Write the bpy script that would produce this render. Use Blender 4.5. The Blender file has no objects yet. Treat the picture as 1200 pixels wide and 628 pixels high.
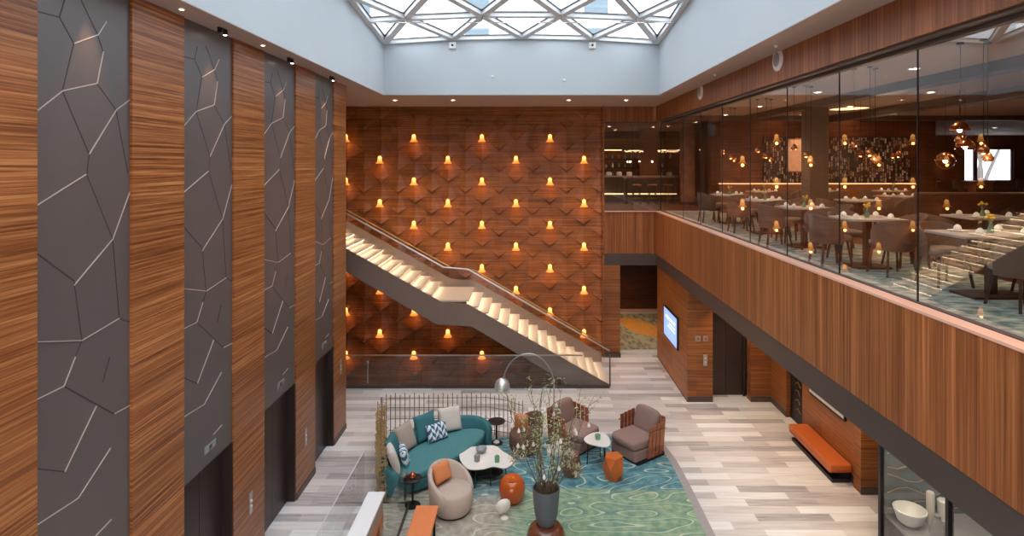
import bpy, bmesh, math, random
from mathutils import Vector, Matrix
R = math.radians
PI = math.pi
random.seed(7)
S = bpy.context.scene
COL = S.collection

# ------------------------------------------------------------------ camera, sky, exposure
EYE = 6.3
FPX = 690.0
cam_d = bpy.data.cameras.new('camera')
cam = bpy.data.objects.new('camera', cam_d)
COL.objects.link(cam)
cam.location = (0, 0, EYE)
cam.rotation_euler = (PI / 2, 0, 0)
cam_d.sensor_width = 36.0
cam_d.lens = FPX / 1200.0 * 36.0
cam_d.shift_x = -19.0 / 1200.0
cam_d.shift_y = -123.0 / 1200.0
cam_d.clip_end = 300
S.camera = cam

world = bpy.data.worlds.new('overcast_sky')
S.world = world
world.use_nodes = True
wn = world.node_tree.nodes
wl = world.node_tree.links
bg = wn['Background']
tc = wn.new('ShaderNodeTexCoord')
nz = wn.new('ShaderNodeTexNoise')
nz.inputs['Scale'].default_value = 2.0
rp = wn.new('ShaderNodeValToRGB')
rp.color_ramp.elements[0].color = (0.80, 0.88, 0.98, 1)
rp.color_ramp.elements[1].color = (0.96, 0.98, 1.0, 1)
wl.new(tc.outputs['Generated'], nz.inputs['Vector'])
wl.new(nz.outputs['Fac'], rp.inputs['Fac'])
wl.new(rp.outputs['Color'], bg.inputs['Color'])
bg.inputs['Strength'].default_value = 2.3

S.view_settings.view_transform = 'Standard'
S.view_settings.look = 'None'
S.view_settings.gamma = 1.0
S.view_settings.use_curve_mapping = False
S.view_settings.exposure = 1.15
try:
    S.cycles.use_denoising = True
    S.cycles.max_bounces = 8
    S.cycles.diffuse_bounces = 5
    S.cycles.glossy_bounces = 4
    S.cycles.transparent_max_bounces = 16
    S.cycles.caustics_reflective = False
    S.cycles.caustics_refractive = False
    S.cycles.sample_clamp_indirect = 6.0
except Exception:
    pass

# ------------------------------------------------------------------ materials
def newmat(name):
    m = bpy.data.materials.new(name)
    m.use_nodes = True
    b = m.node_tree.nodes['Principled BSDF']
    return m, m.node_tree.nodes, m.node_tree.links, b

def srgb(r, g, b):
    f = lambda c: (c / 12.92 if c <= 0.04045 else ((c + 0.055) / 1.055) ** 2.4)
    return (f(r / 255.0), f(g / 255.0), f(b / 255.0), 1)

def flat(name, c, rough=0.6, metal=0.0, var=0.08, scale=30.0, bump=0.0, coat=0.0, emit=None, estr=0.0, spec=0.5):
    """a plain procedural surface: colour with a little noise"""
    m, n, l, b = newmat(name)
    t = n.new('ShaderNodeNewGeometry')
    z = n.new('ShaderNodeTexNoise')
    z.inputs['Scale'].default_value = scale
    z.inputs['Detail'].default_value = 3
    l.new(t.outputs['Position'], z.inputs['Vector'])
    mx = n.new('ShaderNodeMix'); mx.data_type = 'RGBA'
    k0, k1 = 1 - var, 1 + var
    mx.inputs[6].default_value = (c[0] * k0, c[1] * k0, c[2] * k0, 1)
    mx.inputs[7].default_value = (min(1, c[0] * k1), min(1, c[1] * k1), min(1, c[2] * k1), 1)
    l.new(z.outputs['Fac'], mx.inputs[0])
    l.new(mx.outputs[2], b.inputs['Base Color'])
    b.inputs['Roughness'].default_value = rough
    b.inputs['Metallic'].default_value = metal
    b.inputs['Specular IOR Level'].default_value = spec
    if coat: b.inputs['Coat Weight'].default_value = coat
    if emit:
        b.inputs['Emission Color'].default_value = emit
        b.inputs['Emission Strength'].default_value = estr
    if bump:
        bp = n.new('ShaderNodeBump'); bp.inputs['Strength'].default_value = bump
        bp.inputs['Distance'].default_value = 0.01
        l.new(z.outputs['Fac'], bp.inputs['Height']); l.new(bp.outputs['Normal'], b.inputs['Normal'])
    return m

def wood(name, scale, dark, mid, light, rough=0.42, plank=None, spec=0.4):
    """wood veneer: streaks stretched along the grain. scale = noise frequency per axis"""
    m, n, l, b = newmat(name)
    g = n.new('ShaderNodeNewGeometry')
    mp = n.new('ShaderNodeMapping'); mp.inputs['Scale'].default_value = scale
    l.new(g.outputs['Position'], mp.inputs['Vector'])
    z = n.new('ShaderNodeTexNoise'); z.inputs['Scale'].default_value = 1.0
    z.inputs['Detail'].default_value = 7; z.inputs['Roughness'].default_value = 0.68
    l.new(mp.outputs['Vector'], z.inputs['Vector'])
    r = n.new('ShaderNodeValToRGB')
    e = r.color_ramp.elements
    e[0].position = 0.34; e[0].color = dark
    e[1].position = 0.68; e[1].color = light
    q = e.new(0.5); q.color = mid
    l.new(z.outputs['Fac'], r.inputs['Fac'])
    out = r.outputs['Color']
    if plank:
        mp2 = n.new('ShaderNodeMapping'); mp2.inputs['Scale'].default_value = plank
        l.new(g.outputs['Position'], mp2.inputs['Vector'])
        sn = n.new('ShaderNodeVectorMath'); sn.operation = 'FLOOR'
        l.new(mp2.outputs['Vector'], sn.inputs[0])
        wnz = n.new('ShaderNodeTexWhiteNoise'); wnz.noise_dimensions = '3D'
        l.new(sn.outputs[0], wnz.inputs['Vector'])
        mr = n.new('ShaderNodeMapRange')
        mr.inputs['To Min'].default_value = 0.80; mr.inputs['To Max'].default_value = 1.14
        l.new(wnz.outputs['Value'], mr.inputs['Value'])
        vm = n.new('ShaderNodeVectorMath'); vm.operation = 'SCALE'
        l.new(out, vm.inputs[0]); l.new(mr.outputs['Result'], vm.inputs['Scale'])
        out = vm.outputs[0]
    l.new(out, b.inputs['Base Color'])
    b.inputs['Roughness'].default_value = rough
    b.inputs['Specular IOR Level'].default_value = spec
    return m

def emis(name, c, s):
    m, n, l, b = newmat(name)
    b.inputs['Base Color'].default_value = (c[0] * .6, c[1] * .6, c[2] * .6, 1)
    b.inputs['Emission Color'].default_value = c
    b.inputs['Emission Strength'].default_value = s
    b.inputs['Roughness'].default_value = 0.4
    return m

def glass(name, tint=(0.9, 0.94, 0.94, 1), refl=1.0, base=0.04):
    """architectural pane: see-through, with a Fresnel reflection"""
    m = bpy.data.materials.new(name); m.use_nodes = True
    n = m.node_tree.nodes; l = m.node_tree.links
    n.clear()
    o = n.new('ShaderNodeOutputMaterial')
    mix = n.new('ShaderNodeMixShader')
    tr = n.new('ShaderNodeBsdfTransparent'); tr.inputs['Color'].default_value = tint
    gl = n.new('ShaderNodeBsdfGlossy'); gl.inputs['Roughness'].default_value = 0.0
    gl.inputs['Color'].default_value = (1, 1, 1, 1)
    # Schlick-like weight from the facing angle, the same from both sides
    g = n.new('ShaderNodeNewGeometry')
    dt = n.new('ShaderNodeVectorMath'); dt.operation = 'DOT_PRODUCT'
    l.new(g.outputs['Normal'], dt.inputs[0]); l.new(g.outputs['Incoming'], dt.inputs[1])
    ab = n.new('ShaderNodeMath'); ab.operation = 'ABSOLUTE'; l.new(dt.outputs['Value'], ab.inputs[0])
    sb = n.new('ShaderNodeMath'); sb.operation = 'SUBTRACT'; sb.inputs[0].default_value = 1.0
    l.new(ab.outputs[0], sb.inputs[1])
    pw = n.new('ShaderNodeMath'); pw.operation = 'POWER'; pw.inputs[1].default_value = 4.5
    l.new(sb.outputs[0], pw.inputs[0])
    ml = n.new('ShaderNodeMath'); ml.operation = 'MULTIPLY_ADD'
    ml.inputs[1].default_value = 0.9 * refl; ml.inputs[2].default_value = base
    l.new(pw.outputs[0], ml.inputs[0])
    cl = n.new('ShaderNodeClamp'); l.new(ml.outputs[0], cl.inputs['Value'])
    l.new(cl.outputs[0], mix.inputs['Fac'])
    l.new(tr.outputs[0], mix.inputs[1]); l.new(gl.outputs[0], mix.inputs[2])
    l.new(mix.outputs[0], o.inputs['Surface'])
    return m

M = {}
M['wood_wall'] = wood('red_brown_veneer_wall', (0.6, 0.6, 42), srgb(106, 58, 28), srgb(143, 86, 44), srgb(176, 114, 64), 0.42, plank=(0.9, 0.7, 3.3))
M['wood_left'] = wood('walnut_veneer_left', (0.5, 0.5, 48), srgb(92, 50, 27), srgb(146, 88, 49), srgb(192, 133, 84), 0.3, plank=(0.01, 0.01, 2.2))
M['wood_fascia'] = wood('vertical_veneer_fascia', (26, 26, 0.35), srgb(112, 63, 32), srgb(146, 87, 47), srgb(182, 120, 74), 0.42, plank=(7.0, 7.0, 0.01))
M['wood_dark'] = wood('dark_walnut', (1, 1, 26), srgb(66, 32, 20), srgb(92, 48, 30), srgb(116, 64, 40), 0.4, plank=(0.3, 0.3, 4))
M['wood_red'] = wood('satin_red_wood', (3, 3, 8), srgb(126, 66, 42), srgb(156, 88, 58), srgb(178, 108, 74), 0.35)
M['panel'] = flat('grey_brown_metal_panel', srgb(106, 99, 97), 0.38, 0.35, 0.05, 3)
M['lit_line'] = flat('painted_lit_crack_edge', srgb(205, 195, 188), 0.3, 0.5, 0.03)  # pale tone paints in the crack edges that catch light
M['shaded_line'] = flat('painted_shaded_crack_edge', srgb(66, 58, 56), 0.6, 0.2, 0.03)  # dark tone paints in the crack edges lying in shade
M['lift_metal'] = flat('dark_bronze_metal', srgb(72, 60, 56), 0.35, 0.6, 0.05, 8)
M['plaster'] = flat('pale_blue_grey_plaster', srgb(184, 193, 199), 0.85, 0, 0.03, 1.2)
M['soffit'] = flat('taupe_soffit_paint', srgb(172, 152, 142), 0.7, 0, 0.02, 2)
M['band'] = flat('dark_grey_metal_band', srgb(84, 73, 69), 0.45, 0.3, 0.04, 6)
M['trim'] = flat('rose_stone_trim', srgb(224, 176, 156), 0.45, 0, 0.05, 10)
M['glass'] = glass('clear_glass', (0.95, 0.965, 0.96, 1), 1.0, 0.04)
M['glass_big'] = glass('tall_pane_glass', (0.86, 0.89, 0.885, 1), 1.2, 0.13)
M['glass_rail'] = glass('rail_glass', (0.86, 0.9, 0.895, 1), 1.0, 0.07)
M['glass_sky'] = glass('skylight_glass', (0.9, 0.94, 0.96, 1), 0.6, 0.04)
M['steel'] = flat('brushed_steel', srgb(190, 186, 182), 0.3, 0.9, 0.03)
M['chrome'] = flat('polished_chrome', srgb(225, 225, 228), 0.08, 1.0, 0.0)
M['dome'] = flat('satin_chrome_dome', srgb(222, 222, 224), 0.42, 0.85, 0.0)
M['plume'] = flat('pale_dried_flower', srgb(214, 204, 176), 0.9, 0, 0.2, 30)
M['white_steel'] = flat('pale_grey_painted_steel', srgb(216, 219, 221), 0.5, 0, 0.02)
M['black'] = flat('black_metal', srgb(34, 33, 36), 0.4, 0.4, 0.05)
M['stair_side'] = flat('bronze_grey_stringer', srgb(134, 114, 102), 0.5, 0.2, 0.04, 4)
M['tread'] = flat('pale_limestone_tread', srgb(206, 194, 180), 0.6, 0, 0.06, 9)
M['amber'] = emis('amber_lamp_glow', (1.0, 0.36, 0.05, 1), 1.3)
_m, _n, _l, _b = newmat('amber_lamp_shade')
_t = _n.new('ShaderNodeTexCoord'); _s = _n.new('ShaderNodeSeparateXYZ'); _l.new(_t.outputs['Object'], _s.inputs[0])
_r = _n.new('ShaderNodeMapRange'); _r.inputs['From Min'].default_value = 0.0; _r.inputs['From Max'].default_value = 0.2
_r.inputs['To Min'].default_value = 0.42; _r.inputs['To Max'].default_value = 1.2
_l.new(_s.outputs['Z'], _r.inputs['Value']); _l.new(_r.outputs['Result'], _b.inputs['Emission Strength'])
_c = _n.new('ShaderNodeValToRGB'); _c.color_ramp.elements[0].color = (1, .27, .03, 1); _c.color_ramp.elements[1].color = (1, .5, .14, 1)
_c.color_ramp.elements[1].position = 1.0; _r2 = _n.new('ShaderNodeMapRange'); _r2.inputs['From Max'].default_value = 0.2
_l.new(_s.outputs['Z'], _r2.inputs['Value']); _l.new(_r2.outputs['Result'], _c.inputs['Fac']); _l.new(_c.outputs['Color'], _b.inputs['Emission Color'])
_b.inputs['Base Color'].default_value = (.6, .25, .05, 1)
M['amber'] = _m
M['amber_core'] = emis('amber_bulb_glow', (1.0, 0.68, 0.25, 1), 9.0)
M['warm'] = emis('warm_led', (1.0, 0.76, 0.5, 1), 7.0)
M['warm_soft'] = emis('warm_led_soft', (1.0, 0.58, 0.28, 1), 1.4)
M['down'] = emis('downlight_glow', (1.0, 0.82, 0.6, 1), 14.0)
M['teal'] = flat('teal_velvet', srgb(74, 130, 136), 0.85, 0, 0.12, 14, 0.2)
M['teal_dark'] = flat('deep_teal_velvet', srgb(54, 112, 120), 0.85, 0, 0.12, 14, 0.2)
M['cream'] = flat('cream_fabric', srgb(214, 206, 196), 0.9, 0, 0.06, 60, 0.2)
M['taupe'] = flat('taupe_fabric', srgb(176, 160, 150), 0.9, 0, 0.06, 60, 0.2)
M['beige'] = flat('beige_wool_fabric', srgb(190, 174, 162), 0.9, 0, 0.06, 60, 0.3)
M['mauve'] = flat('mauve_brown_fabric', srgb(150, 122, 114), 0.9, 0, 0.07, 60, 0.3)
M['brown_fabric'] = flat('brown_tweed_fabric', srgb(112, 84, 68), 0.9, 0, 0.15, 80, 0.3)
M['orange_fabric'] = flat('apricot_fabric', srgb(214, 132, 84), 0.85, 0, 0.12, 30, 0.2)
M['leather'] = flat('orange_tan_leather', srgb(190, 96, 42), 0.42, 0, 0.08, 20, 0.1)
M['orange_gloss'] = flat('glossy_orange_ceramic', srgb(196, 88, 28), 0.15, 0, 0.08, 6, 0, 0.6)
M['orange_wood'] = flat('orange_stained_wood', srgb(206, 108, 50), 0.4, 0, 0.08, 14)
M['brown_gloss'] = flat('glossy_brown_ceramic', srgb(112, 66, 46), 0.18, 0, 0.15, 8, 0, 0.6)
M['marble'] = flat('white_marble', srgb(236, 234, 230), 0.2, 0, 0.04, 7, 0, 0.3)
M['pot'] = flat('slate_grey_pot', srgb(92, 98, 108), 0.5, 0, 0.05, 12)
M['soil'] = flat('bark_mulch', srgb(62, 48, 38), 0.95, 0, 0.5, 60, 0.8)
M['branch'] = flat('grey_brown_bark', srgb(112, 102, 86), 0.85, 0, 0.25, 40)
M['leaf'] = flat('olive_green_leaf', srgb(156, 164, 118), 0.6, 0, 0.3, 20)
M['blossom'] = flat('white_petal', srgb(240, 238, 226), 0.6, 0, 0.05)
M['brass'] = flat('aged_brass', srgb(176, 142, 92), 0.35, 0.8, 0.15, 30)
M['brass_light'] = flat('pale_brass_ring', srgb(206, 178, 128), 0.4, 0.5, 0.25, 30)
M['rod'] = flat('dull_bronze_rod', srgb(128, 108, 92), 0.45, 0.5, 0.15, 30)
M['dseat'] = flat('taupe_seat_cloth', srgb(140, 122, 110), 0.9, 0, 0.06, 50)
M['dchair'] = flat('grey_brown_upholstery', srgb(98, 78, 66), 0.85, 0, 0.08, 50, 0.2)
M['dleg'] = flat('dark_wood_leg', srgb(58, 36, 28), 0.45, 0, 0.1, 20)
M['tabletop'] = flat('pale_table_top', srgb(176, 168, 164), 0.35, 0, 0.04, 8)
M['white'] = flat('white_china', srgb(238, 236, 232), 0.3, 0, 0.02)
M['napkin'] = flat('grey_linen', srgb(176, 172, 172), 0.9, 0, 0.04)
M['yellow'] = flat('yellow_petal', srgb(222, 178, 40), 0.6, 0, 0.1)
M['copper'] = flat('copper_shade', srgb(206, 128, 82), 0.2, 0.9, 0.05)
M['ceiling_r'] = flat('warm_white_ceiling', srgb(182, 152, 130), 0.7, 0, 0.02, 2)
M['booth'] = flat('tan_leather_booth', srgb(140, 84, 48), 0.5, 0, 0.1, 12)
M['booth_dark'] = flat('dark_brown_booth', srgb(92, 58, 42), 0.55, 0, 0.1, 12)
M['column'] = flat('grey_column_cladding', srgb(112, 100, 90), 0.5, 0.1, 0.08, 5)
M['white_wall'] = flat('white_render', srgb(232, 234, 236), 0.6, 0, 0.02, 3)
M['far_building'] = flat('pale_facade', srgb(196, 202, 208), 0.8, 0, 0.03, 1)
M['far_window'] = flat('blue_grey_window', srgb(88, 104, 114), 0.3, 0, 0.05, 1)
M['screen'] = emis('screen_glow', (0.30, 0.46, 1.0, 1), .5)
M['screen_light'] = emis('screen_text_glow', (0.75, 0.84, 1.0, 1), .7)
M['green_glass'] = flat('green_glassware', srgb(104, 150, 118), 0.15, 0, 0.1, 30)
M['grey_glass'] = flat('smoky_glassware', srgb(140, 142, 146), 0.15, 0, 0.1, 30)
M['tree_bark'] = flat('pale_tree_bark', srgb(120, 112, 108), 0.9, 0, 0.2, 5)

def floor_stone():
    m, n, l, b = newmat('striped_stone_planks')
    g = n.new('ShaderNodeNewGeometry')
    br = n.new('ShaderNodeTexBrick')
    br.offset = 0.37; br.offset_frequency = 2; br.squash = 1.0
    br.inputs['Scale'].default_value = 1.0
    br.inputs['Brick Width'].default_value = 1.35
    br.inputs['Row Height'].default_value = 0.23
    br.inputs['Mortar Size'].default_value = 0.004
    br.inputs['Bias'].default_value = 0.0
    br.inputs['Color1'].default_value = (0, 0, 0, 1); br.inputs['Color2'].default_value = (1, 1, 1, 1)
    br.inputs['Mortar'].default_value = (0.4, 0.4, 0.4, 1)
    l.new(g.outputs['Position'], br.inputs['Vector'])
    mp = n.new('ShaderNodeMapping'); mp.inputs['Scale'].default_value = (1.0, 13, 1)
    l.new(g.outputs['Position'], mp.inputs['Vector'])
    z = n.new('ShaderNodeTexNoise'); z.inputs['Scale'].default_value = 1.4; z.inputs['Detail'].default_value = 4
    l.new(mp.outputs['Vector'], z.inputs['Vector'])
    ad = n.new('ShaderNodeMath'); ad.operation = 'MULTIPLY_ADD'; ad.inputs[1].default_value = 0.55
    sc = n.new('ShaderNodeMath'); sc.operation = 'MULTIPLY'; sc.inputs[1].default_value = 0.5
    l.new(z.outputs['Fac'], sc.inputs[0])
    l.new(br.outputs['Color'], ad.inputs[0]); l.new(sc.outputs[0], ad.inputs[2])
    r = n.new('ShaderNodeValToRGB'); e = r.color_ramp.elements
    e[0].position = 0.15; e[0].color = srgb(138, 134, 138)
    e[1].position = 0.85; e[1].color = srgb(236, 238, 242)
    q = e.new(0.36); q.color = srgb(192, 187, 186)
    q = e.new(0.62); q.color = srgb(218, 214, 212)
    l.new(ad.outputs[0], r.inputs['Fac'])
    l.new(r.outputs['Color'], b.inputs['Base Color'])
    b.inputs['Roughness'].default_value = 0.35
    return m
M['floor'] = floor_stone()

def rug_mat():
    m, n, l, b = newmat('lagoon_pattern_carpet')
    g = n.new('ShaderNodeNewGeometry')
    sep = n.new('ShaderNodeSeparateXYZ'); l.new(g.outputs['Position'], sep.inputs[0])
    nz = n.new('ShaderNodeTexNoise'); nz.inputs['Scale'].default_value = 1.1; nz.inputs['Detail'].default_value = 3
    l.new(g.outputs['Position'], nz.inputs['Vector'])
    def step(src, centre, width, wob):
        # 0..1 across a wavy border
        a = n.new('ShaderNodeMath'); a.operation = 'MULTIPLY_ADD'; a.inputs[1].default_value = wob
        l.new(nz.outputs['Fac'], a.inputs[0]); l.new(src, a.inputs[2])
        mr = n.new('ShaderNodeMapRange'); mr.interpolation_type = 'SMOOTHSTEP'
        mr.inputs['From Min'].default_value = centre - width + wob * .5
        mr.inputs['From Max'].default_value = centre + width + wob * .5
        l.new(a.outputs[0], mr.inputs['Value'])
        return mr.outputs['Result']
    toright = step(sep.outputs['X'], -0.35, 0.35, 0.9)
    toback = step(sep.outputs['Y'], 11.35, 0.10, 0.35)
    toback2 = step(sep.outputs['Y'], 11.2, 0.35, 0.6)
    farleft = step(sep.outputs['X'], -1.5, 0.3, 0.6)
    # fine mottling
    n2 = n.new('ShaderNodeTexNoise'); n2.inputs['Scale'].default_value = 7; n2.inputs['Detail'].default_value = 4
    l.new(g.outputs['Position'], n2.inputs['Vector'])
    def ramp(c0, c1):
        r = n.new('ShaderNodeValToRGB'); e = r.color_ramp.elements
        e[0].position = 0.35; e[0].color = c0; e[1].position = 0.66; e[1].color = c1
        l.new(n2.outputs['Fac'], r.inputs['Fac']); return r.outputs['Color']
    green = ramp(srgb(116, 150, 126), srgb(160, 180, 146))
    teal = ramp(srgb(58, 110, 130), srgb(112, 158, 164))
    beige = ramp(srgb(146, 138, 126), srgb(178, 172, 158))
    def mix(f, a, c):
        x = n.new('ShaderNodeMix'); x.data_type = 'RGBA'
        l.new(f, x.inputs[0]); l.new(a, x.inputs[6]); l.new(c, x.inputs[7]); return x.outputs[2]
    right = mix(toback, green, teal)
    mid = mix(toback2, beige, teal)
    left = mix(farleft, beige, mid)
    base = mix(toright, left, right)
    # carved wave lines: contour lines of a stretched noise field
    mp = n.new('ShaderNodeMapping'); mp.inputs['Scale'].default_value = (1.0, 2.4, 1)
    l.new(g.outputs['Position'], mp.inputs['Vector'])
    cn = n.new('ShaderNodeTexNoise'); cn.inputs['Scale'].default_value = 1.0; cn.inputs['Detail'].default_value = 0.3
    l.new(mp.outputs['Vector'], cn.inputs['Vector'])
    ca = n.new('ShaderNodeMath'); ca.operation = 'MULTIPLY_ADD'; ca.inputs[1].default_value = 6.5
    cy = n.new('ShaderNodeMath'); cy.operation = 'MULTIPLY'; cy.inputs[1].default_value = 1.5
    l.new(sep.outputs['Y'], cy.inputs[0]); l.new(cn.outputs['Fac'], ca.inputs[0]); l.new(cy.outputs[0], ca.inputs[2])
    fr = n.new('ShaderNodeMath'); fr.operation = 'FRACT'; l.new(ca.outputs[0], fr.inputs[0])
    lr = n.new('ShaderNodeMapRange'); lr.inputs['From Min'].default_value = 0.07; lr.inputs['From Max'].default_value = 0.13
    lr.inputs['To Min'].default_value = 0.75; lr.inputs['To Max'].default_value = 0.0
    l.new(fr.outputs[0], lr.inputs['Value'])
    dk = n.new('ShaderNodeMapRange'); dk.inputs['From Min'].default_value = 0.55; dk.inputs['From Max'].default_value = 1.0
    dk.inputs['To Min'].default_value = 0.0; dk.inputs['To Max'].default_value = 0.55
    l.new(fr.outputs[0], dk.inputs['Value'])
    shade = n.new('ShaderNodeMix'); shade.data_type = 'RGBA'; shade.inputs[7].default_value = srgb(74, 124, 128)
    l.new(dk.outputs['Result'], shade.inputs[0]); l.new(right, shade.inputs[6])
    base = mix(toright, left, shade.outputs[2])
    line = n.new('ShaderNodeMix'); line.data_type = 'RGBA'
    line.inputs[7].default_value = srgb(204, 214, 192)
    l.new(lr.outputs['Result'], line.inputs[0]); l.new(base, line.inputs[6])
    l.new(line.outputs[2], b.inputs['Base Color'])
    vo = fr
    b.inputs['Roughness'].default_value = 0.95
    bp = n.new('ShaderNodeBump'); bp.inputs['Strength'].default_value = 0.5; bp.inputs['Distance'].default_value = 0.02
    l.new(fr.outputs[0], bp.inputs['Height']); l.new(bp.outputs['Normal'], b.inputs['Normal'])
    return m
M['rug'] = rug_mat()

def leafy_rug():
    m, n, l, b = newmat('foliage_pattern_carpet')
    g = n.new('ShaderNodeNewGeometry')
    vo = n.new('ShaderNodeTexVoronoi'); vo.inputs['Scale'].default_value = 7.0
    mp = n.new('ShaderNodeMapping'); mp.inputs['Scale'].default_value = (1, 0.35, 1)
    l.new(g.outputs['Position'], mp.inputs['Vector']); l.new(mp.outputs['Vector'], vo.inputs['Vector'])
    r = n.new('ShaderNodeValToRGB'); e = r.color_ramp.elements
    e[0].position = 0.1; e[0].color = srgb(104, 98, 78); e[1].position = 0.7; e[1].color = srgb(168, 158, 134)
    l.new(vo.outputs['Distance'], r.inputs['Fac'])
    l.new(r.outputs['Color'], b.inputs['Base Color']); b.inputs['Roughness'].default_value = 0.95
    return m
M['leafy'] = leafy_rug()
M['leafy_orange'] = flat('amber_leaf_carpet', srgb(206, 140, 62), 0.95, 0, 0.3, 8)

def carpet_r():
    m, n, l, b = newmat('blue_grey_dining_carpet')
    g = n.new('ShaderNodeNewGeometry')
    mp = n.new('ShaderNodeMapping'); mp.inputs['Scale'].default_value = (3.5, 7, 1); mp.inputs['Rotation'].default_value = (0, 0, 0.5)
    l.new(g.outputs['Position'], mp.inputs['Vector'])
    z = n.new('ShaderNodeTexNoise'); z.inputs['Scale'].default_value = 1.3; z.inputs['Detail'].default_value = 5
    l.new(mp.outputs['Vector'], z.inputs['Vector'])
    r = n.new('ShaderNodeValToRGB'); e = r.color_ramp.elements
    e[0].position = 0.36; e[0].color = srgb(92, 118, 118); e[1].position = 0.64; e[1].color = srgb(186, 194, 186)
    l.new(z.outputs['Fac'], r.inputs['Fac'])
    l.new(r.outputs['Color'], b.inputs['Base Color']); b.inputs['Roughness'].default_value = 0.95
    return m
M['carpet'] = carpet_r()

def weave(name, c0, c1, sx, sy):
    m, n, l, b = newmat(name)
    t = n.new('ShaderNodeTexCoord')
    ck = n.new('ShaderNodeTexChecker'); ck.inputs['Scale'].default_value = 1.0
    ck.inputs['Color1'].default_value = c0; ck.inputs['Color2'].default_value = c1
    mp = n.new('ShaderNodeMapping'); mp.inputs['Scale'].default_value = (sx, sy, sx); mp.inputs['Rotation'].default_value = (0, 0, 0.0)
    sh = n.new('ShaderNodeSeparateXYZ'); cb = n.new('ShaderNodeCombineXYZ')
    l.new(t.outputs['Object'], mp.inputs['Vector']); l.new(mp.outputs['Vector'], sh.inputs[0])
    # zig-zag: shift z by |frac(x)|
    fr = n.new('ShaderNodeMath'); fr.operation = 'PINGPONG'; fr.inputs[1].default_value = 1.0
    l.new(sh.outputs['X'], fr.inputs[0])
    ad = n.new('ShaderNodeMath'); ad.operation = 'ADD'
    l.new(sh.outputs['Z'], ad.inputs[0]); l.new(fr.outputs[0], ad.inputs[1])
    l.new(sh.outputs['X'], cb.inputs['X']); l.new(ad.outputs[0], cb.inputs['Z'])
    l.new(cb.outputs[0], ck.inputs['Vector']); l.new(ck.outputs['Color'], b.inputs['Base Color'])
    b.inputs['Roughness'].default_value = 0.9
    return m
M['zigzag'] = weave('navy_zigzag_cushion_cloth', srgb(232, 238, 240), srgb(52, 108, 146), 13, 13)
M['woven_orange'] = flat('woven_orange_leather', srgb(222, 130, 78), 0.6, 0, 0.18, 45, 0.4)

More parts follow.
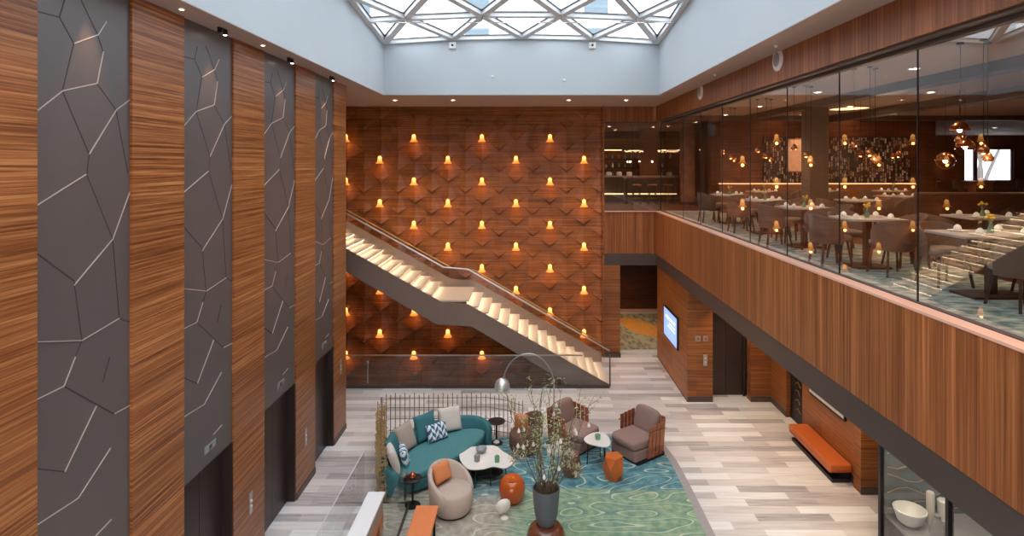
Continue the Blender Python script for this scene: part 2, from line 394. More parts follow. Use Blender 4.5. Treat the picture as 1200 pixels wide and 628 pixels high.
# ------------------------------------------------------------------ mesh helpers
class MB:
    """collects shapes; build() links them as ONE mesh object"""
    def __init__(s):
        s.v = []; s.f = []; s.mi = []; s.m = 0
    def add(s, vs, fs, T=None):
        o = len(s.v)
        for p in vs:
            p = Vector(p)
            s.v.append(tuple(T @ p) if T is not None else tuple(p))
        for f in fs:
            s.f.append(tuple(o + i for i in f)); s.mi.append(s.m)
        return s
    def box(s, x0, x1, y0, y1, z0, z1, T=None):
        return s.add([(x0, y0, z0), (x1, y0, z0), (x1, y1, z0), (x0, y1, z0), (x0, y0, z1), (x1, y0, z1), (x1, y1, z1), (x0, y1, z1)],
                     [(0, 3, 2, 1), (4, 5, 6, 7), (0, 1, 5, 4), (1, 2, 6, 5), (2, 3, 7, 6), (3, 0, 4, 7)], T)
    def bar(s, a, b, w, h=None, up=(0, 0, 1)):
        h = h or w
        a = Vector(a); b = Vector(b); d = (b - a).normalized(); up = Vector(up)
        if abs(d.dot(up)) > .99: up = Vector((1, 0, 0))
        x = d.cross(up).normalized() * (w / 2); y = x.cross(d).normalized() * (h / 2)
        vs = [a - x - y, a + x - y, a + x + y, a - x + y, b - x - y, b + x - y, b + x + y, b - x + y]
        return s.add(vs, [(0, 1, 2, 3), (7, 6, 5, 4), (0, 4, 5, 1), (1, 5, 6, 2), (2, 6, 7, 3), (3, 7, 4, 0)])
    def tube(s, pts, r, n=8, cap=True):
        pts = [Vector(p) for p in pts]
        rs = r if isinstance(r, (list, tuple)) else [r] * len(pts)
        rings = []; u = None
        for i, p in enumerate(pts):
            d = (pts[min(i + 1, len(pts) - 1)] - pts[max(i - 1, 0)]).normalized()
            if u is None:
                u = d.cross(Vector((0, 0, 1)))
                if u.length < 1e-3: u = d.cross(Vector((1, 0, 0)))
            u = (u - d * u.dot(d))
            u.normalize(); w = d.cross(u)
            rings.append([p + (u * math.cos(2 * PI * k / n) + w * math.sin(2 * PI * k / n)) * rs[i] for k in range(n)])
        vs = [q for rg in rings for q in rg]; fs = []
        for i in range(len(pts) - 1):
            for k in range(n):
                k2 = (k + 1) % n
                fs.append((i * n + k, i * n + k2, (i + 1) * n + k2, (i + 1) * n + k))
        if cap:
            fs.append(tuple(range(n))[::-1]); fs.append(tuple((len(pts) - 1) * n + k for k in range(n)))
        return s.add(vs, fs)
    def lathe(s, prof, n=24, c=(0, 0, 0), sx=1, sy=1, T=None, cap=True):
        vs = []; fs = []
        for r, z in prof:
            for k in range(n):
                a = 2 * PI * k / n
                vs.append((c[0] + r * sx * math.cos(a), c[1] + r * sy * math.sin(a), c[2] + z))
        m = len(prof)
        for i in range(m - 1):
            for k in range(n):
                k2 = (k + 1) % n
                fs.append((i * n + k, i * n + k2, (i + 1) * n + k2, (i + 1) * n + k))
        if cap:
            fs.append(tuple(range(n))[::-1]); fs.append(tuple((m - 1) * n + k for k in range(n)))
        return s.add(vs, fs, T)
    def prism(s, pts, z0, z1, T=None):
        n = len(pts)
        vs = [(x, y, z0) for x, y in pts] + [(x, y, z1) for x, y in pts]
        fs = [tuple(range(n))[::-1], tuple(range(n, 2 * n))] + [(i, (i + 1) % n, n + (i + 1) % n, n + i) for i in range(n)]
        return s.add(vs, fs, T)
    def se(s, c, r, e1=0.5, e2=0.5, n=20, m=12, T=None):
        """superellipsoid: soft box / cushion / ball (e=1)"""
        pw = lambda a, e: math.copysign(abs(a) ** e, a)
        vs = []; fs = []
        for i in range(m + 1):
            ph = -PI / 2 + PI * i / m
            for k in range(n):
                th = 2 * PI * k / n
                vs.append((c[0] + r[0] * pw(math.cos(ph), e1) * pw(math.cos(th), e2),
                           c[1] + r[1] * pw(math.cos(ph), e1) * pw(math.sin(th), e2),
                           c[2] + r[2] * pw(math.sin(ph), e1)))
        for i in range(m):
            for k in range(n):
                k2 = (k + 1) % n
                fs.append((i * n + k, i * n + k2, (i + 1) * n + k2, (i + 1) * n + k))
        return s.add(vs, fs, T)
    def shell(s, rx, ry, a0, a1, zb, zt, t, n=18, c=(0, 0), lean=0.0, T=None):
        """upright curved wall of thickness t around an ellipse; zb, zt numbers or functions of u in 0..1"""
        fb = zb if callable(zb) else (lambda u: zb); ft = zt if callable(zt) else (lambda u: zt)
        vs = []; fs = []
        for i in range(n + 1):
            u = i / n; a = a0 + (a1 - a0) * u
            ca, sa = math.cos(a), math.sin(a)
            b, h = fb(u), ft(u)
            L = lean * (h - b)
            prof = [(0, b), (0 + L, h - t * .3), (-t * .25 + L, h), (-t * .75 + L, h), (-t + L, h - t * .3), (-t, b)]
            for q, z in prof:
                vs.append((c[0] + (rx + q) * ca, c[1] + (ry + q) * sa, z))
        k = 6
        for i in range(n):
            for j in range(k):
                j2 = (j + 1) % k
                fs.append((i * k + j, (i + 1) * k + j, (i + 1) * k + j2, i * k + j2))
        fs.append(tuple(range(k))); fs.append(tuple(n * k + j for j in range(k))[::-1])
        return s.add(vs, fs, T)
    def pillow(s, w, h, t, T=None, n=12):
        """square cushion standing in the xz plane, pinched corners, thickness along y"""
        vs = []; fs = []
        for side in (-1, 1):
            for i in range(n + 1):
                for j in range(n + 1):
                    u = -1 + 2 * i / n; v = -1 + 2 * j / n
                    k = max(0, (1 - u ** 4) * (1 - v ** 4)) ** .5
                    pin = 1 - 0.06 * (1 - k)
                    x = u * w / 2 * (1 - .07 * (1 - v * v) * abs(u)); z = v * h / 2 * (1 - .07 * (1 - u * u) * abs(v))
                    vs.append((x * pin, side * t / 2 * k, z * pin + h / 2))
        q = (n + 1) * (n + 1)
        for sd in (0, 1):
            for i in range(n):
                for j in range(n):
                    a = sd * q + i * (n + 1) + j
                    f = (a, a + 1, a + n + 2, a + n + 1)
                    fs.append(f if sd else f[::-1])
        return s.add(vs, fs, T)
    def build(s, name, mats, parent=None, smooth=False, bevel=0, seg=2, angle=40, loc=None, rot=None):
        me = bpy.data.meshes.new(name)
        me.from_pydata(s.v, [], s.f)
        if not isinstance(mats, (list, tuple)): mats = [mats]
        for m in mats: me.materials.append(m)
        me.polygons.foreach_set('material_index', s.mi)
        bm = bmesh.new(); bm.from_mesh(me)
        bmesh.ops.remove_doubles(bm, verts=bm.verts, dist=1e-5)
        bmesh.ops.recalc_face_normals(bm, faces=bm.faces)
        bm.to_mesh(me); bm.free()
        if smooth:
            me.polygons.foreach_set('use_smooth', [True] * len(me.polygons))
            me.set_sharp_from_angle(angle=R(angle))
        me.update()
        o = bpy.data.objects.new(name, me); COL.objects.link(o)
        if parent is not None: o.parent = parent
        if loc is not None: o.location = loc
        if rot is not None: o.rotation_euler = rot
        if bevel:
            b = o.modifiers.new('bevel', 'BEVEL'); b.width = bevel; b.segments = seg; b.limit_method = 'ANGLE'; b.angle_limit = R(40)
            me.polygons.foreach_set('use_smooth', [True] * len(me.polygons))
            me.set_sharp_from_angle(angle=R(50))
        return o

def tag(o, label=None, cat=None, group=None, kind=None):
    if label: o['label'] = label
    if cat: o['category'] = cat
    if group: o['group'] = group
    if kind: o['kind'] = kind
    return o

def thing(name, label, cat, loc=(0, 0, 0), rz=0, group=None):
    o = bpy.data.objects.new(name, None); COL.objects.link(o)
    o.empty_display_size = 0.1
    o.location = loc; o.rotation_euler = (0, 0, rz)
    return tag(o, label, cat, group)

def struct(o):
    o['kind'] = 'structure'; return o

def dup(root, loc=None, rz=None, label=None, group=None):
    def cp(o, par):
        c = o.copy(); COL.objects.link(c)
        if par is not None: c.parent = par
        for ch in kids.get(o.name, []): cp(ch, c)
        return c
    kids = {}
    def walk(o):
        kids[o.name] = list(o.children)
        for c in o.children: walk(c)
    walk(root)
    r = cp(root, None)
    if loc is not None: r.location = loc
    if rz is not None: r.rotation_euler = (0, 0, rz)
    if label: r['label'] = label
    if group: r['group'] = group
    return r

def pt(x, y, h=0.0):
    """floor-plan point (X, Y) at height h for a point of the photograph: used for surveying the place"""
    s = (y - 191.0) / (EYE - h)
    return ((x - 619.0) / s, FPX / s)

def TR(x=0, y=0, z=0, rx=0, ry=0, rz=0):
    return Matrix.Translation((x, y, z)) @ Matrix.Rotation(rz, 4, 'Z') @ Matrix.Rotation(rx, 4, 'X') @ Matrix.Rotation(ry, 4, 'Y')

def rrect(x0, x1, y0, y1, r, n=5):
    p = []
    for cx, cy, a in ((x1 - r, y1 - r, 0), (x0 + r, y1 - r, 90), (x0 + r, y0 + r, 180), (x1 - r, y0 + r, 270)):
        for k in range(n + 1):
            t = R(a + 90 * k / n); p.append((cx + r * math.cos(t), cy + r * math.sin(t)))
    return p

def blob(pts, n=8):
    """closed Catmull-Rom outline"""
    out = []; m = len(pts)
    for i in range(m):
        p0, p1, p2, p3 = [Vector(pts[(i + k - 1) % m]) for k in range(4)]
        for j in range(n):
            t = j / n
            q = 0.5 * ((2 * p1) + (p2 - p0) * t + (2 * p0 - 5 * p1 + 4 * p2 - p3) * t * t + (3 * p1 - p0 - 3 * p2 + p3) * t ** 3)
            out.append((q.x, q.y))
    return out

def lamp(kind, name, parent, loc, energy, color=(1, .78, .55), size=.05, spot=None, blend=.6, rot=(0, 0, 0), sy=None):
    d = bpy.data.lights.new(name, kind); d.energy = energy; d.color = color
    if kind == 'AREA':
        d.size = size
        if sy: d.shape = 'RECTANGLE'; d.size_y = sy
    else: d.shadow_soft_size = size
    if kind == 'SPOT': d.spot_size = R(spot or 60); d.spot_blend = blend
    o = bpy.data.objects.new(name, d); COL.objects.link(o); o.parent = parent
    o.location = loc; o.rotation_euler = rot
    return o

# ------------------------------------------------------------------ main dimensions
XL, XR = -4.33, 4.2            # left wall, mezzanine edge
YB = 19.22                     # back wall
ZC = 8.14                      # hall ceiling
ZU, ZUB = 4.74, 2.965          # upper floor level, underside of mezzanine
XG = 4.35                      # glass line
WX0, WX1, WY = -3.93, 3.545, 15.97   # light well
ZRC = 7.75                     # restaurant ceiling

# ------------------------------------------------------------------ setting: floors
b = MB()
b.box(-8, 1.05, -3, 16.5, -.3, 0)
b.box(1.05, 12, -3, 26, -.3, 0)
struct(b.build('floor', M['floor']))
b = MB(); b.box(-8, 1.0, 16.6, 19.2, -2.8, -2.6)
struct(b.build('floor_basement', M['floor']))
b = MB(); b.box(-8, 1.05, 16.5, 16.56, -2.6, -.01); b.box(1.05, 1.12, 16.56, 19.2, -2.6, -.31)
struct(b.build('wall_stairwell', M['wood_dark']))

# ------------------------------------------------------------------ setting: left wall, timber bays between metal panels
def Yat(px): return -XL * FPX / (619 - px)
PAN = [(Yat(44), Yat(155)), (Yat(216), Yat(274)), (Yat(310), Yat(347)), (Yat(369.5), Yat(391.5))]
YE = Yat(405.5)
LZ = 2.2
b = MB()
ys = [-3.0]
for a, c in PAN: ys += [a, c]
ys.append(YE)
for i in range(0, len(ys), 2):
    b.box(XL - .3, XL, ys[i], ys[i + 1], 0, ZC)
b.box(XL - 1.2, XL - .3, YE - .3, YE, 0, ZC)
struct(b.build('wall_left', M['wood_left']))
b = MB(); b.box(-8, XL - .36, -3, -2.9, 0, ZC); b.box(-8.1, -8, -3, YB, -2.6, ZC)
struct(b.build('wall_outer_left', M['wood_dark']))
b = MB()
for i in range(0, len(ys), 2):
    b.box(XL - .01, XL + .012, ys[i] + .01, ys[i + 1], 0, .12)
struct(b.build('baseboard_left', M['band']))

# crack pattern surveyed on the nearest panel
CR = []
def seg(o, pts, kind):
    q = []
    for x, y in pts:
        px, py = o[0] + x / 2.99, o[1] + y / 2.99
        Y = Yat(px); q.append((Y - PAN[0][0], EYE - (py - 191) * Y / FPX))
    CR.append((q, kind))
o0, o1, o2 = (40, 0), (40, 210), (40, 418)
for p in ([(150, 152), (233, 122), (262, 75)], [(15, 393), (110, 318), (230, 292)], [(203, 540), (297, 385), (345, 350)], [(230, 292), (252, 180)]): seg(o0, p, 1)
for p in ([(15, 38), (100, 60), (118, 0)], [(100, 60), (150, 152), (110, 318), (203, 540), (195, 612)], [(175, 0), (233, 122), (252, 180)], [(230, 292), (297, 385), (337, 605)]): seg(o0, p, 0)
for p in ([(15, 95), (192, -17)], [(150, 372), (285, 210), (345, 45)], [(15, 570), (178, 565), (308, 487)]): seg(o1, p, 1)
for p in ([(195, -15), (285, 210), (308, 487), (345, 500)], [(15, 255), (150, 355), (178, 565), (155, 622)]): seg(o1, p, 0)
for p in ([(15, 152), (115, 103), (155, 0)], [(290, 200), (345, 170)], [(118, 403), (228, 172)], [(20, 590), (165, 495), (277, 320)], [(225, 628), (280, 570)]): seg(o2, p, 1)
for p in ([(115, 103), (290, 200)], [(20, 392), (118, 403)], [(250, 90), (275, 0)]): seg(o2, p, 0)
PW = PAN[0][1] - PAN[0][0]
panel_words = ['nearest and widest', 'second nearest', 'third nearest', 'farthest and narrowest']
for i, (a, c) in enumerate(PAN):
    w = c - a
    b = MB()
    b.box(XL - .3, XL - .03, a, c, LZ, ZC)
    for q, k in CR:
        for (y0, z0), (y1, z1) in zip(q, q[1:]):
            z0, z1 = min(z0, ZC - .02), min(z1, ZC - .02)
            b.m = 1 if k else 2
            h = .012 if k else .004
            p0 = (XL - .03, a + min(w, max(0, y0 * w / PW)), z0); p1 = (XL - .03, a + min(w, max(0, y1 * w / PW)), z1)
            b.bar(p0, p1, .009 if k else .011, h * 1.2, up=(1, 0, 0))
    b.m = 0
    o = b.build('wall_panel', [M['panel'], M['lit_line'], M['shaded_line']])
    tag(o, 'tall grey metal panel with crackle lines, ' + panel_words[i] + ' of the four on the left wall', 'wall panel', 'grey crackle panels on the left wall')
    # lift entrance below
    d = struct(thing('door_%d' % (i + 1), None, None, (XL, (a + c) / 2, 0)))
    b = MB(); b.box(-.2, -.16, -w / 2 + .03, -.003, 0, LZ); b.build('door_leaf', M['lift_metal'], d)
    b = MB(); b.box(-.2, -.16, .003, w / 2 - .03, 0, LZ); b.build('door_leaf', M['lift_metal'], d)
    b = MB()
    b.box(-.25, -.01, -w / 2 - .0, -w / 2 + .03, 0, LZ); b.box(-.25, -.01, w / 2 - .03, w / 2, 0, LZ)
    b.box(-.25, -.04, -w / 2, w / 2, LZ - .03, LZ)
    b.build('door_frame', M['lift_metal'], d)
    # floor indicator above the opening
    t = thing('lift_indicator', 'small pale lift floor indicator plate above the ' + ['nearest', 'second', 'third', 'farthest'][i] + ' lift doorway on the left', 'lift sign', (XL - .03, (a + c) / 2 + .02, LZ + .17), 0, 'lift indicators on the left wall')
    b = MB(); b.box(.0, .015, -.14, .14, 0, .10); b.build('plate', M['grey_glass'], t, bevel=.004)
    b = MB(); b.box(.015, .018, -.03, -.01, .02, .08); b.box(.015, .018, .01, .03, .02, .08); b.build('numeral', M['black'], t)
# call buttons between the lifts
for k, (px, py, wd) in enumerate(((293.5, 589, 'between the second and third lift doorways'), (358, 512, 'between the third and farthest lift doorways'), (399, 430, 'at the far end of the left wall'))):
    Y = Yat(px); z = EYE - (py - 191) * Y / FPX
    t = thing('call_plate', 'slim pale call button plate ' + wd, 'call button', (XL, Y, z - .17), 0, 'call plates on the left wall')
    b = MB(); b.box(0, .012, -.05, .05, 0, .34); b.build('plate', M['steel'], t, bevel=.003)
    for zz in (.2, .12):
        b = MB(); b.lathe([(0.02, 0), (.02, .01), (.014, .014)], 12, T=TR(.012, 0, zz, 0, PI / 2)); b.build('button', M['white'], t)

# ------------------------------------------------------------------ setting: sculpted back wall
XA = -5.88; ZA = 7.11; dx = .5485; dz = .349; TIP = .12
b = MB()
for k in range(-5, 34):
    for m in range(-4, 18):
        if (m + k) % 2: continue
        x = XA + dx * m; z = ZA - dz * k
        Bt = (x, YB - TIP, z); B0 = (x, YB + .005, z - .085); L = (x - dx, YB, z + dz); Rr = (x + dx, YB, z + dz); T = (x, YB, z + 2 * dz)
        E = .46
        EL = tuple(p + (q - p) * E for p, q in zip(Bt, L)); ER = tuple(p + (q - p) * E for p, q in zip(Bt, Rr))
        EL0 = (EL[0], YB + .004, EL[2]); ER0 = (ER[0], YB + .004, ER[2])
        EL = (EL[0], YB - .022, EL[2]); ER = (ER[0], YB - .022, ER[2]); C = (x, YB - .045, z + .36)
        b.add([Bt, L, Rr, T, B0, EL, ER, EL0, ER0, C], [(0, 9, 5), (0, 6, 9), (5, 9, 3, 1), (6, 2, 3, 9), (0, 5, 4), (0, 4, 6), (5, 7, 4), (6, 4, 8), (5, 1, 7), (6, 8, 2)])
o = b.build('wall_back', M['wood_wall'])
bm = bmesh.new(); bm.from_mesh(o.data)
for co, no in (((2.42, 0, 0), (1, 0, 0)), ((-8, 0, 0), (-1, 0, 0)), ((0, 0, ZC), (0, 0, 1)), ((0, 0, -2.6), (0, 0, -1))):
    g = bm.verts[:] + bm.edges[:] + bm.faces[:]
    bmesh.ops.bisect_plane(bm, geom=g, plane_co=co, plane_no=no, clear_outer=True)
bm.to_mesh(o.data); bm.free()
struct(o)
b = MB(); b.box(-8, 2.42, YB + .01, YB + .25, -2.6, ZC); struct(b.build('wall_back_core', M['wood_dark']))
b = MB(); b.box(2.42, 2.47, YB - .14, YB + .25, 0, ZC); b.box(2.47, 3.0, YB, YB + .25, 0, ZUB)
struct(b.build('wall_pier', M['wood_wall']))
b = MB(); b.box(2.42, 3.0, YB - .15, YB + .0, 0, .12); struct(b.build('baseboard_pier', M['band']))

# ------------------------------------------------------------------ setting: hall ceiling and light well
b = MB()
b.box(-8, WX0, -3, YB + .25, ZC, ZC + .012)
b.box(WX1, XR + .02, -3, YB + .25, ZC, ZC + .012)
b.box(WX0, WX1, WY, YB + .25, ZC, ZC + .012)
struct(b.build('ceiling', M['soffit']))
def zroof(x, y):
    xx = (x - (WX0 + WX1) / 2) / ((WX1 - WX0) / 2)
    d = WY - y
    if d > 8: d = 16 - d
    return 9.56 + .11 * max(0, d) + .15 * max(0, 1 - xx * xx)
b = MB()
N = 12
yv = [-3 + (WY + 3) * i / N for i in range(N + 1)]
for sx, w in ((WX0, -.25), (WX1, .25)):
    top = [(y, zroof(sx, y)) for y in yv]
    vs = []
    for y, z in top:
        vs += [(sx, y, ZC + .013), (sx + w, y, ZC + .013), (sx + w, y, z), (sx, y, z)]
    fs = []
    for i in range(N):
        for j in range(4):
            j2 = (j + 1) % 4
            fs.append((i * 4 + j, i * 4 + 4 + j, i * 4 + 4 + j2, i * 4 + j2))
    fs += [(0, 1, 2, 3), tuple(N * 4 + j for j in (3, 2, 1, 0))]
    b.add(vs, fs)
xs = [WX0 + (WX1 - WX0) * i / 12 for i in range(13)]
vs = []
for x in xs:
    z = zroof(x, WY); vs += [(x, WY, ZC + .013), (x, WY + .25, ZC + .013), (x, WY + .25, z), (x, WY, z)]
fs = []
for i in range(12):
    for j in range(4):
        j2 = (j + 1) % 4
        fs.append((i * 4 + j, i * 4 + 4 + j, i * 4 + 4 + j2, i * 4 + j2))
b.add(vs, fs)
struct(b.build('wall_light_well', M['plaster'], smooth=True, angle=30))

# skylight: diagonal grid of white members over glass
sk = struct(thing('window_1', None, None, (0, 0, 9.56)))
LZ0 = 9.56
colx = [-3.89, -2.04, -.17, 1.74, 3.50]
row = lambda k: WY - 1.68 * k
def RX(k, i):
    if k % 2 == 0: return colx[i]
    return [-3.9, -2.98, -1.11, .78, 2.66, 3.52][i]
def nod(k, i): x = RX(k, i); y = row(k); return (x, y, zroof(x, y) - LZ0)
fr = MB(); gaskets = MB(); KR = 11
edges = []
for k in range(KR):
    if k % 2 == 0:
        for i in range(5):
            edges.append((nod(k, i), nod(k + 1, i))); edges.append((nod(k, i), nod(k + 1, i + 1)))
        for i in range(4): edges.append((nod(k, i), nod(k, i + 1)))
    else:
        for i in range(5):
            edges.append((nod(k, i), nod(k, i + 1)))
            edges.append((nod(k, i), nod(k + 1, i))); edges.append((nod(k, i + 1), nod(k + 1, i)))
for k in range(KR):
    edges.append((nod(k, 0), nod(k + 1, 0)))
    edges.append((nod(k, 4 + k % 2), nod(k + 1, 4 + (k + 1) % 2)))
for a, c in edges:
    fr.bar(a, c, .17, .10)
    d = Vector((0, 0, .06)); gaskets.bar(Vector(a) + d, Vector(c) + d, .23, .02)
fr.build('skylight_frame', M['white_steel'], sk)
gaskets.build('gasket', M['band'], sk)
g = MB()
nx, ny = 12, 24
vs = []; fs = []
for j in range(ny + 1):
    y = WY - 18.5 * j / ny
    for i in range(nx + 1):
        x = WX0 + (WX1 - WX0) * i / nx
        vs.append((x, y, zroof(x, y) - LZ0 + .1))
for j in range(ny):
    for i in range(nx):
        a = j * (nx + 1) + i; fs.append((a, a + 1, a + nx + 2, a + nx + 1))
g.add(vs, fs); g.build('pane', M['glass_sky'], sk)
r = MB(); r.tube([(-3.6, 13.9, .05), (3.4, 13.9, .05)], .012, 6)
for x in (-2.9, -1.1, .8, 2.6): r.tube([(x, 13.9, .05), (x, 14.2, .3)], .01, 6)
r.build('tie_rod', M['steel'], sk)

# small fittings on the far face of the well
for k, (px, py, wd, s) in enumerate(((530.5, 53.5, 'left', .09), (694, 53.5, 'right', .09))):
    s_ = FPX / WY; x = (px - 619) / s_; z = EYE + (191 - py) / s_
    t = thing('sensor_box', 'small white square fitting high on the ' + wd + ' of the light well end wall', 'sensor', (x, WY, z), 0, 'fittings on the light well end wall')
    m = MB(); m.box(-s, s, -.07, 0, -s, s); m.build('casing', M['white'], t, bevel=.015)
    m = MB(); m.lathe([(.03, 0), (.03, .02), (.01, .03)], 12, T=TR(0, -.07, 0, PI / 2)); m.build('lens', M['black'], t)
for k, (px, py, wd) in enumerate(((577, 90, 'left'), (661, 94, 'right'))):
    s_ = FPX / WY; x = (px - 619) / s_; z = EYE + (191 - py) / s_
    m = MB(); m.lathe([(.035, 0), (.035, .03), (.02, .045)], 14, T=TR(x, WY, z, PI / 2))
    tag(m.build('sprinkler_head', M['white'], smooth=True), 'tiny white sprinkler dot low on the ' + wd + ' of the light well end wall', 'sprinkler')

# building outside, seen through the skylight
bf = thing('office_building', 'pale office block with blue grey windows beyond the skylight glass', 'building', (-1, 60, 0))
m = MB(); m.box(-40, 40, 0, 10, 0, 34); m.build('facade', M['far_building'], bf)
for i in range(1, 7):
    for j in range(3):
        m = MB(); m.box(-41.7 + i * 12.1 - 0, -39.3 + i * 12.1, -.15, .1, 17.5 + j * 4.0, 20 + j * 4.0); m.build('window', M['far_window'], bf)

# ------------------------------------------------------------------ setting: mezzanine on the right
b = MB()
b.box(XR - .05, XR, -3, YB - .05, 3.345, ZU - .03)           # long timber fascia
b.box(2.42, XR - .05, YB - .0, YB + .05, 3.345, ZU - .03)    # short return under the bar
b.box(XR - .05, XR, YB - .05, YB + .05, 3.345, ZU - .03)
struct(b.build('wall_fascia', M['wood_fascia']))
b = MB()
b.box(XR - .04, XR + .3, -3, YB, ZUB, 3.345); b.box(2.42, XR + .3, YB, YB + .35, ZUB, 3.345)
struct(b.build('trim_1', M['band']))
b = MB()
b.box(XR - .06, XG - .02, -3, YB - .06, ZU - .03, ZU); b.box(2.42, XG - .02, YB - .06, YB + .06, ZU - .03, ZU)
struct(b.build('trim_2', M['trim']))
b = MB(); b.box(XG - .03, XG + .03, -3, YB, ZU - .02, ZU + .015); b.box(2.42, XG, YB + .06, YB + .12, ZU - .02, ZU + .015)
struct(b.build('trim_3', M['band']))
b = MB()
b.box(XR, 27, -3, YB + .1, ZU - .25, ZU - .035); b.box(2.42, 27, YB + .1, 31, ZU - .25, ZU - .035)
struct(b.build('floor_upper', M['wood_dark']))
b = MB(); b.box(XR + .15, 6.4, -3, YB + .06, ZU - .035, ZU - .02); struct(b.build('floor_upper_carpet', M['carpet']))
b = MB(); b.box(XR + .3, 12, -3, YB, ZUB, ZUB + .06); b.box(2.42, 12, YB + .35, 26, ZUB, ZUB + .06)
struct(b.build('ceiling_lower', M['soffit']))
b = MB()
b.box(XR - .05, XR, -3, YB - .05, 7.654, ZC); b.box(2.42, XR, YB, YB + .05, 7.654, ZC)
struct(b.build('wall_upper_fascia', M['wood_fascia']))
b = MB()
b.box(XR, XG + .06, -3, YB + .05, 7.62, 7.7); b.box(2.42, XR, YB + .05, YB + .35, 7.62, 7.7)
b.box(XG - .04, XG + .04, -3, YB, 7.57, 7.62)
struct(b.build('trim_4', M['band']))
b = MB()
b.box(XG + .06, 27, -3, 31, ZRC, ZRC + .1); b.box(2.42, XG + .06, YB + .35, 31, ZRC, ZRC + .1); 
struct(b.build('ceiling_upper', M['ceiling_r']))
b = MB()
b.box(6.6, 6.9, -3, 18.6, ZRC - .16, ZRC); b.box(4.6, 17, 18.0, 18.3, ZRC - .14, ZRC); b.box(9.2, 9.5, -3, 18, ZRC - .2, ZRC)
struct(b.build('trim_5', M['band']))

# glass panes
yy = [-1.7 + 1.655 * i for i in range(13)]
yy[-1] = YB + .08
for i in range(12):
    w = struct(thing('window_%d' % (i + 2), None, None, (XG, (yy[i] + yy[i + 1]) / 2, ZU)))
    h = (yy[i + 1] - yy[i]) / 2 - .006
    m = MB(); m.add([(0, -h, .015), (0, h, .015), (0, h, 2.83), (0, -h, 2.83)], [(0, 1, 2, 3)]); m.build('pane', M['glass_big'], w)
    m = MB(); m.box(-.007, .007, h - .002, h + .014, .015, 2.83); m.build('joint', M['black'], w)
for i in range(2):
    w = struct(thing('window_%d' % (i + 14), None, None, (2.95 + .93 * i, YB + .09, ZU)))
    m = MB(); m.add([(-.46, 0, .015), (.46, 0, .015), (.46, 0, 2.83), (-.46, 0, 2.83)], [(0, 1, 2, 3)]); m.build('pane', M['glass_big'], w)
    m = MB(); m.box(.455, .47, -.007, .007, .015, 2.83); m.build('joint', M['black'], w)

# ------------------------------------------------------------------ setting: lower right walls
b = MB()
b.box(XR + .0, XR + .25, 15.54, YB - .05, 0, ZUB)
b.box(XR + .25, 4.87, 15.54, 15.8, 0, ZUB)
b.box(4.87, 5.87, 15.9, 16.1, 2.25, ZUB); b.box(4.83, 4.87, 15.8, 16.1, 0, ZUB)
b.box(5.87, 6.4, 15.54, 15.8, 0, ZUB)
b.box(6.4, 6.6, 14.6, 15.8, 0, ZUB)
b.box(6.6, 6.75, 14.3, 14.6, 0, ZUB)
b.box(6.4, 6.6, 11.45, 13.75, 0, ZUB)
b.box(6.33, 6.72, 11.2, 11.45, 0, ZUB)
b.box(6.72, 6.9, 11.2, 14.6, 0, ZUB)
struct(b.build('wall_right', M['wood_wall']))
b = MB()
b.box(XR + .005, 4.87, 15.52, 15.54, 0, .14); b.box(5.87, 6.4, 15.52, 15.54, 0, .14)
b.box(XR - .01, XR, 15.52, YB - .06, 0, .03)
b.box(6.39, 6.4, 14.6, 15.54, 0, .14); b.box(6.385, 6.4, 11.45, 13.75, 0, .14); b.box(6.32, 6.72, 11.18, 11.2, 0, .14)
struct(b.build('baseboard_right', M['band']))
d = struct(thing('door_5', None, None, (5.37, 16.0, 0)))
m = MB(); m.box(-.5, -.005, 0, .05, 0, 2.25); m.build('door_leaf', M['lift_metal'], d)
m = MB(); m.box(.005, .5, 0, .05, 0, 2.25); m.build('door_leaf', M['lift_metal'], d)
m = MB(); m.box(-.5, -.44, -.1, 0, 0, 2.25); m.box(.44, .5, -.1, 0, 0, 2.25); m.box(-.5, .5, -.1, 0, 2.2, 2.25); m.build('door_frame', M['lift_metal'], d)
d = struct(thing('door_6', None, None, (6.5, 14.17, 0)))
m = MB(); m.box(0, .05, -.42, .42, 0, ZUB - .01); m.build('door_leaf', M['black'], d)
m = MB()
for k in range(9):
    z = .3 + k * .21; m.tube([(-.01, -.14 + .05 * math.sin(k), z), (-.01, 0, z + .1), (-.01, .14, z + .03 * (k % 3))], .008, 6)
m.build('ornament', M['brass'], d)
b = MB(); b.box(2.42, 12, 24.95, 25.2, 0, ZUB); b.box(12, 12.2, -3, 25.2, 0, ZUB); b.box(2.3, 2.42, YB + .25, 25, 0, ZUB)
struct(b.build('wall_corridor', M['wood_dark']))
b = MB(); b.box(-8, -3.6, -3.2, -3.0, 0, 10.8); b.box(1.6, 27.2, -3.2, -3.0, 0, 10.8); b.box(-3.6, 1.6, -3.2, -3, 2.85, 10.8); struct(b.build('wall_rear_unseen', M['wood_fascia']))  # unseen wall, its low opening placed to let in front fill light
m = MB(); m.box(2.42, 12, 24.9, 24.95, 0, .12); struct(m.build('baseboard_corridor', M['trim']))

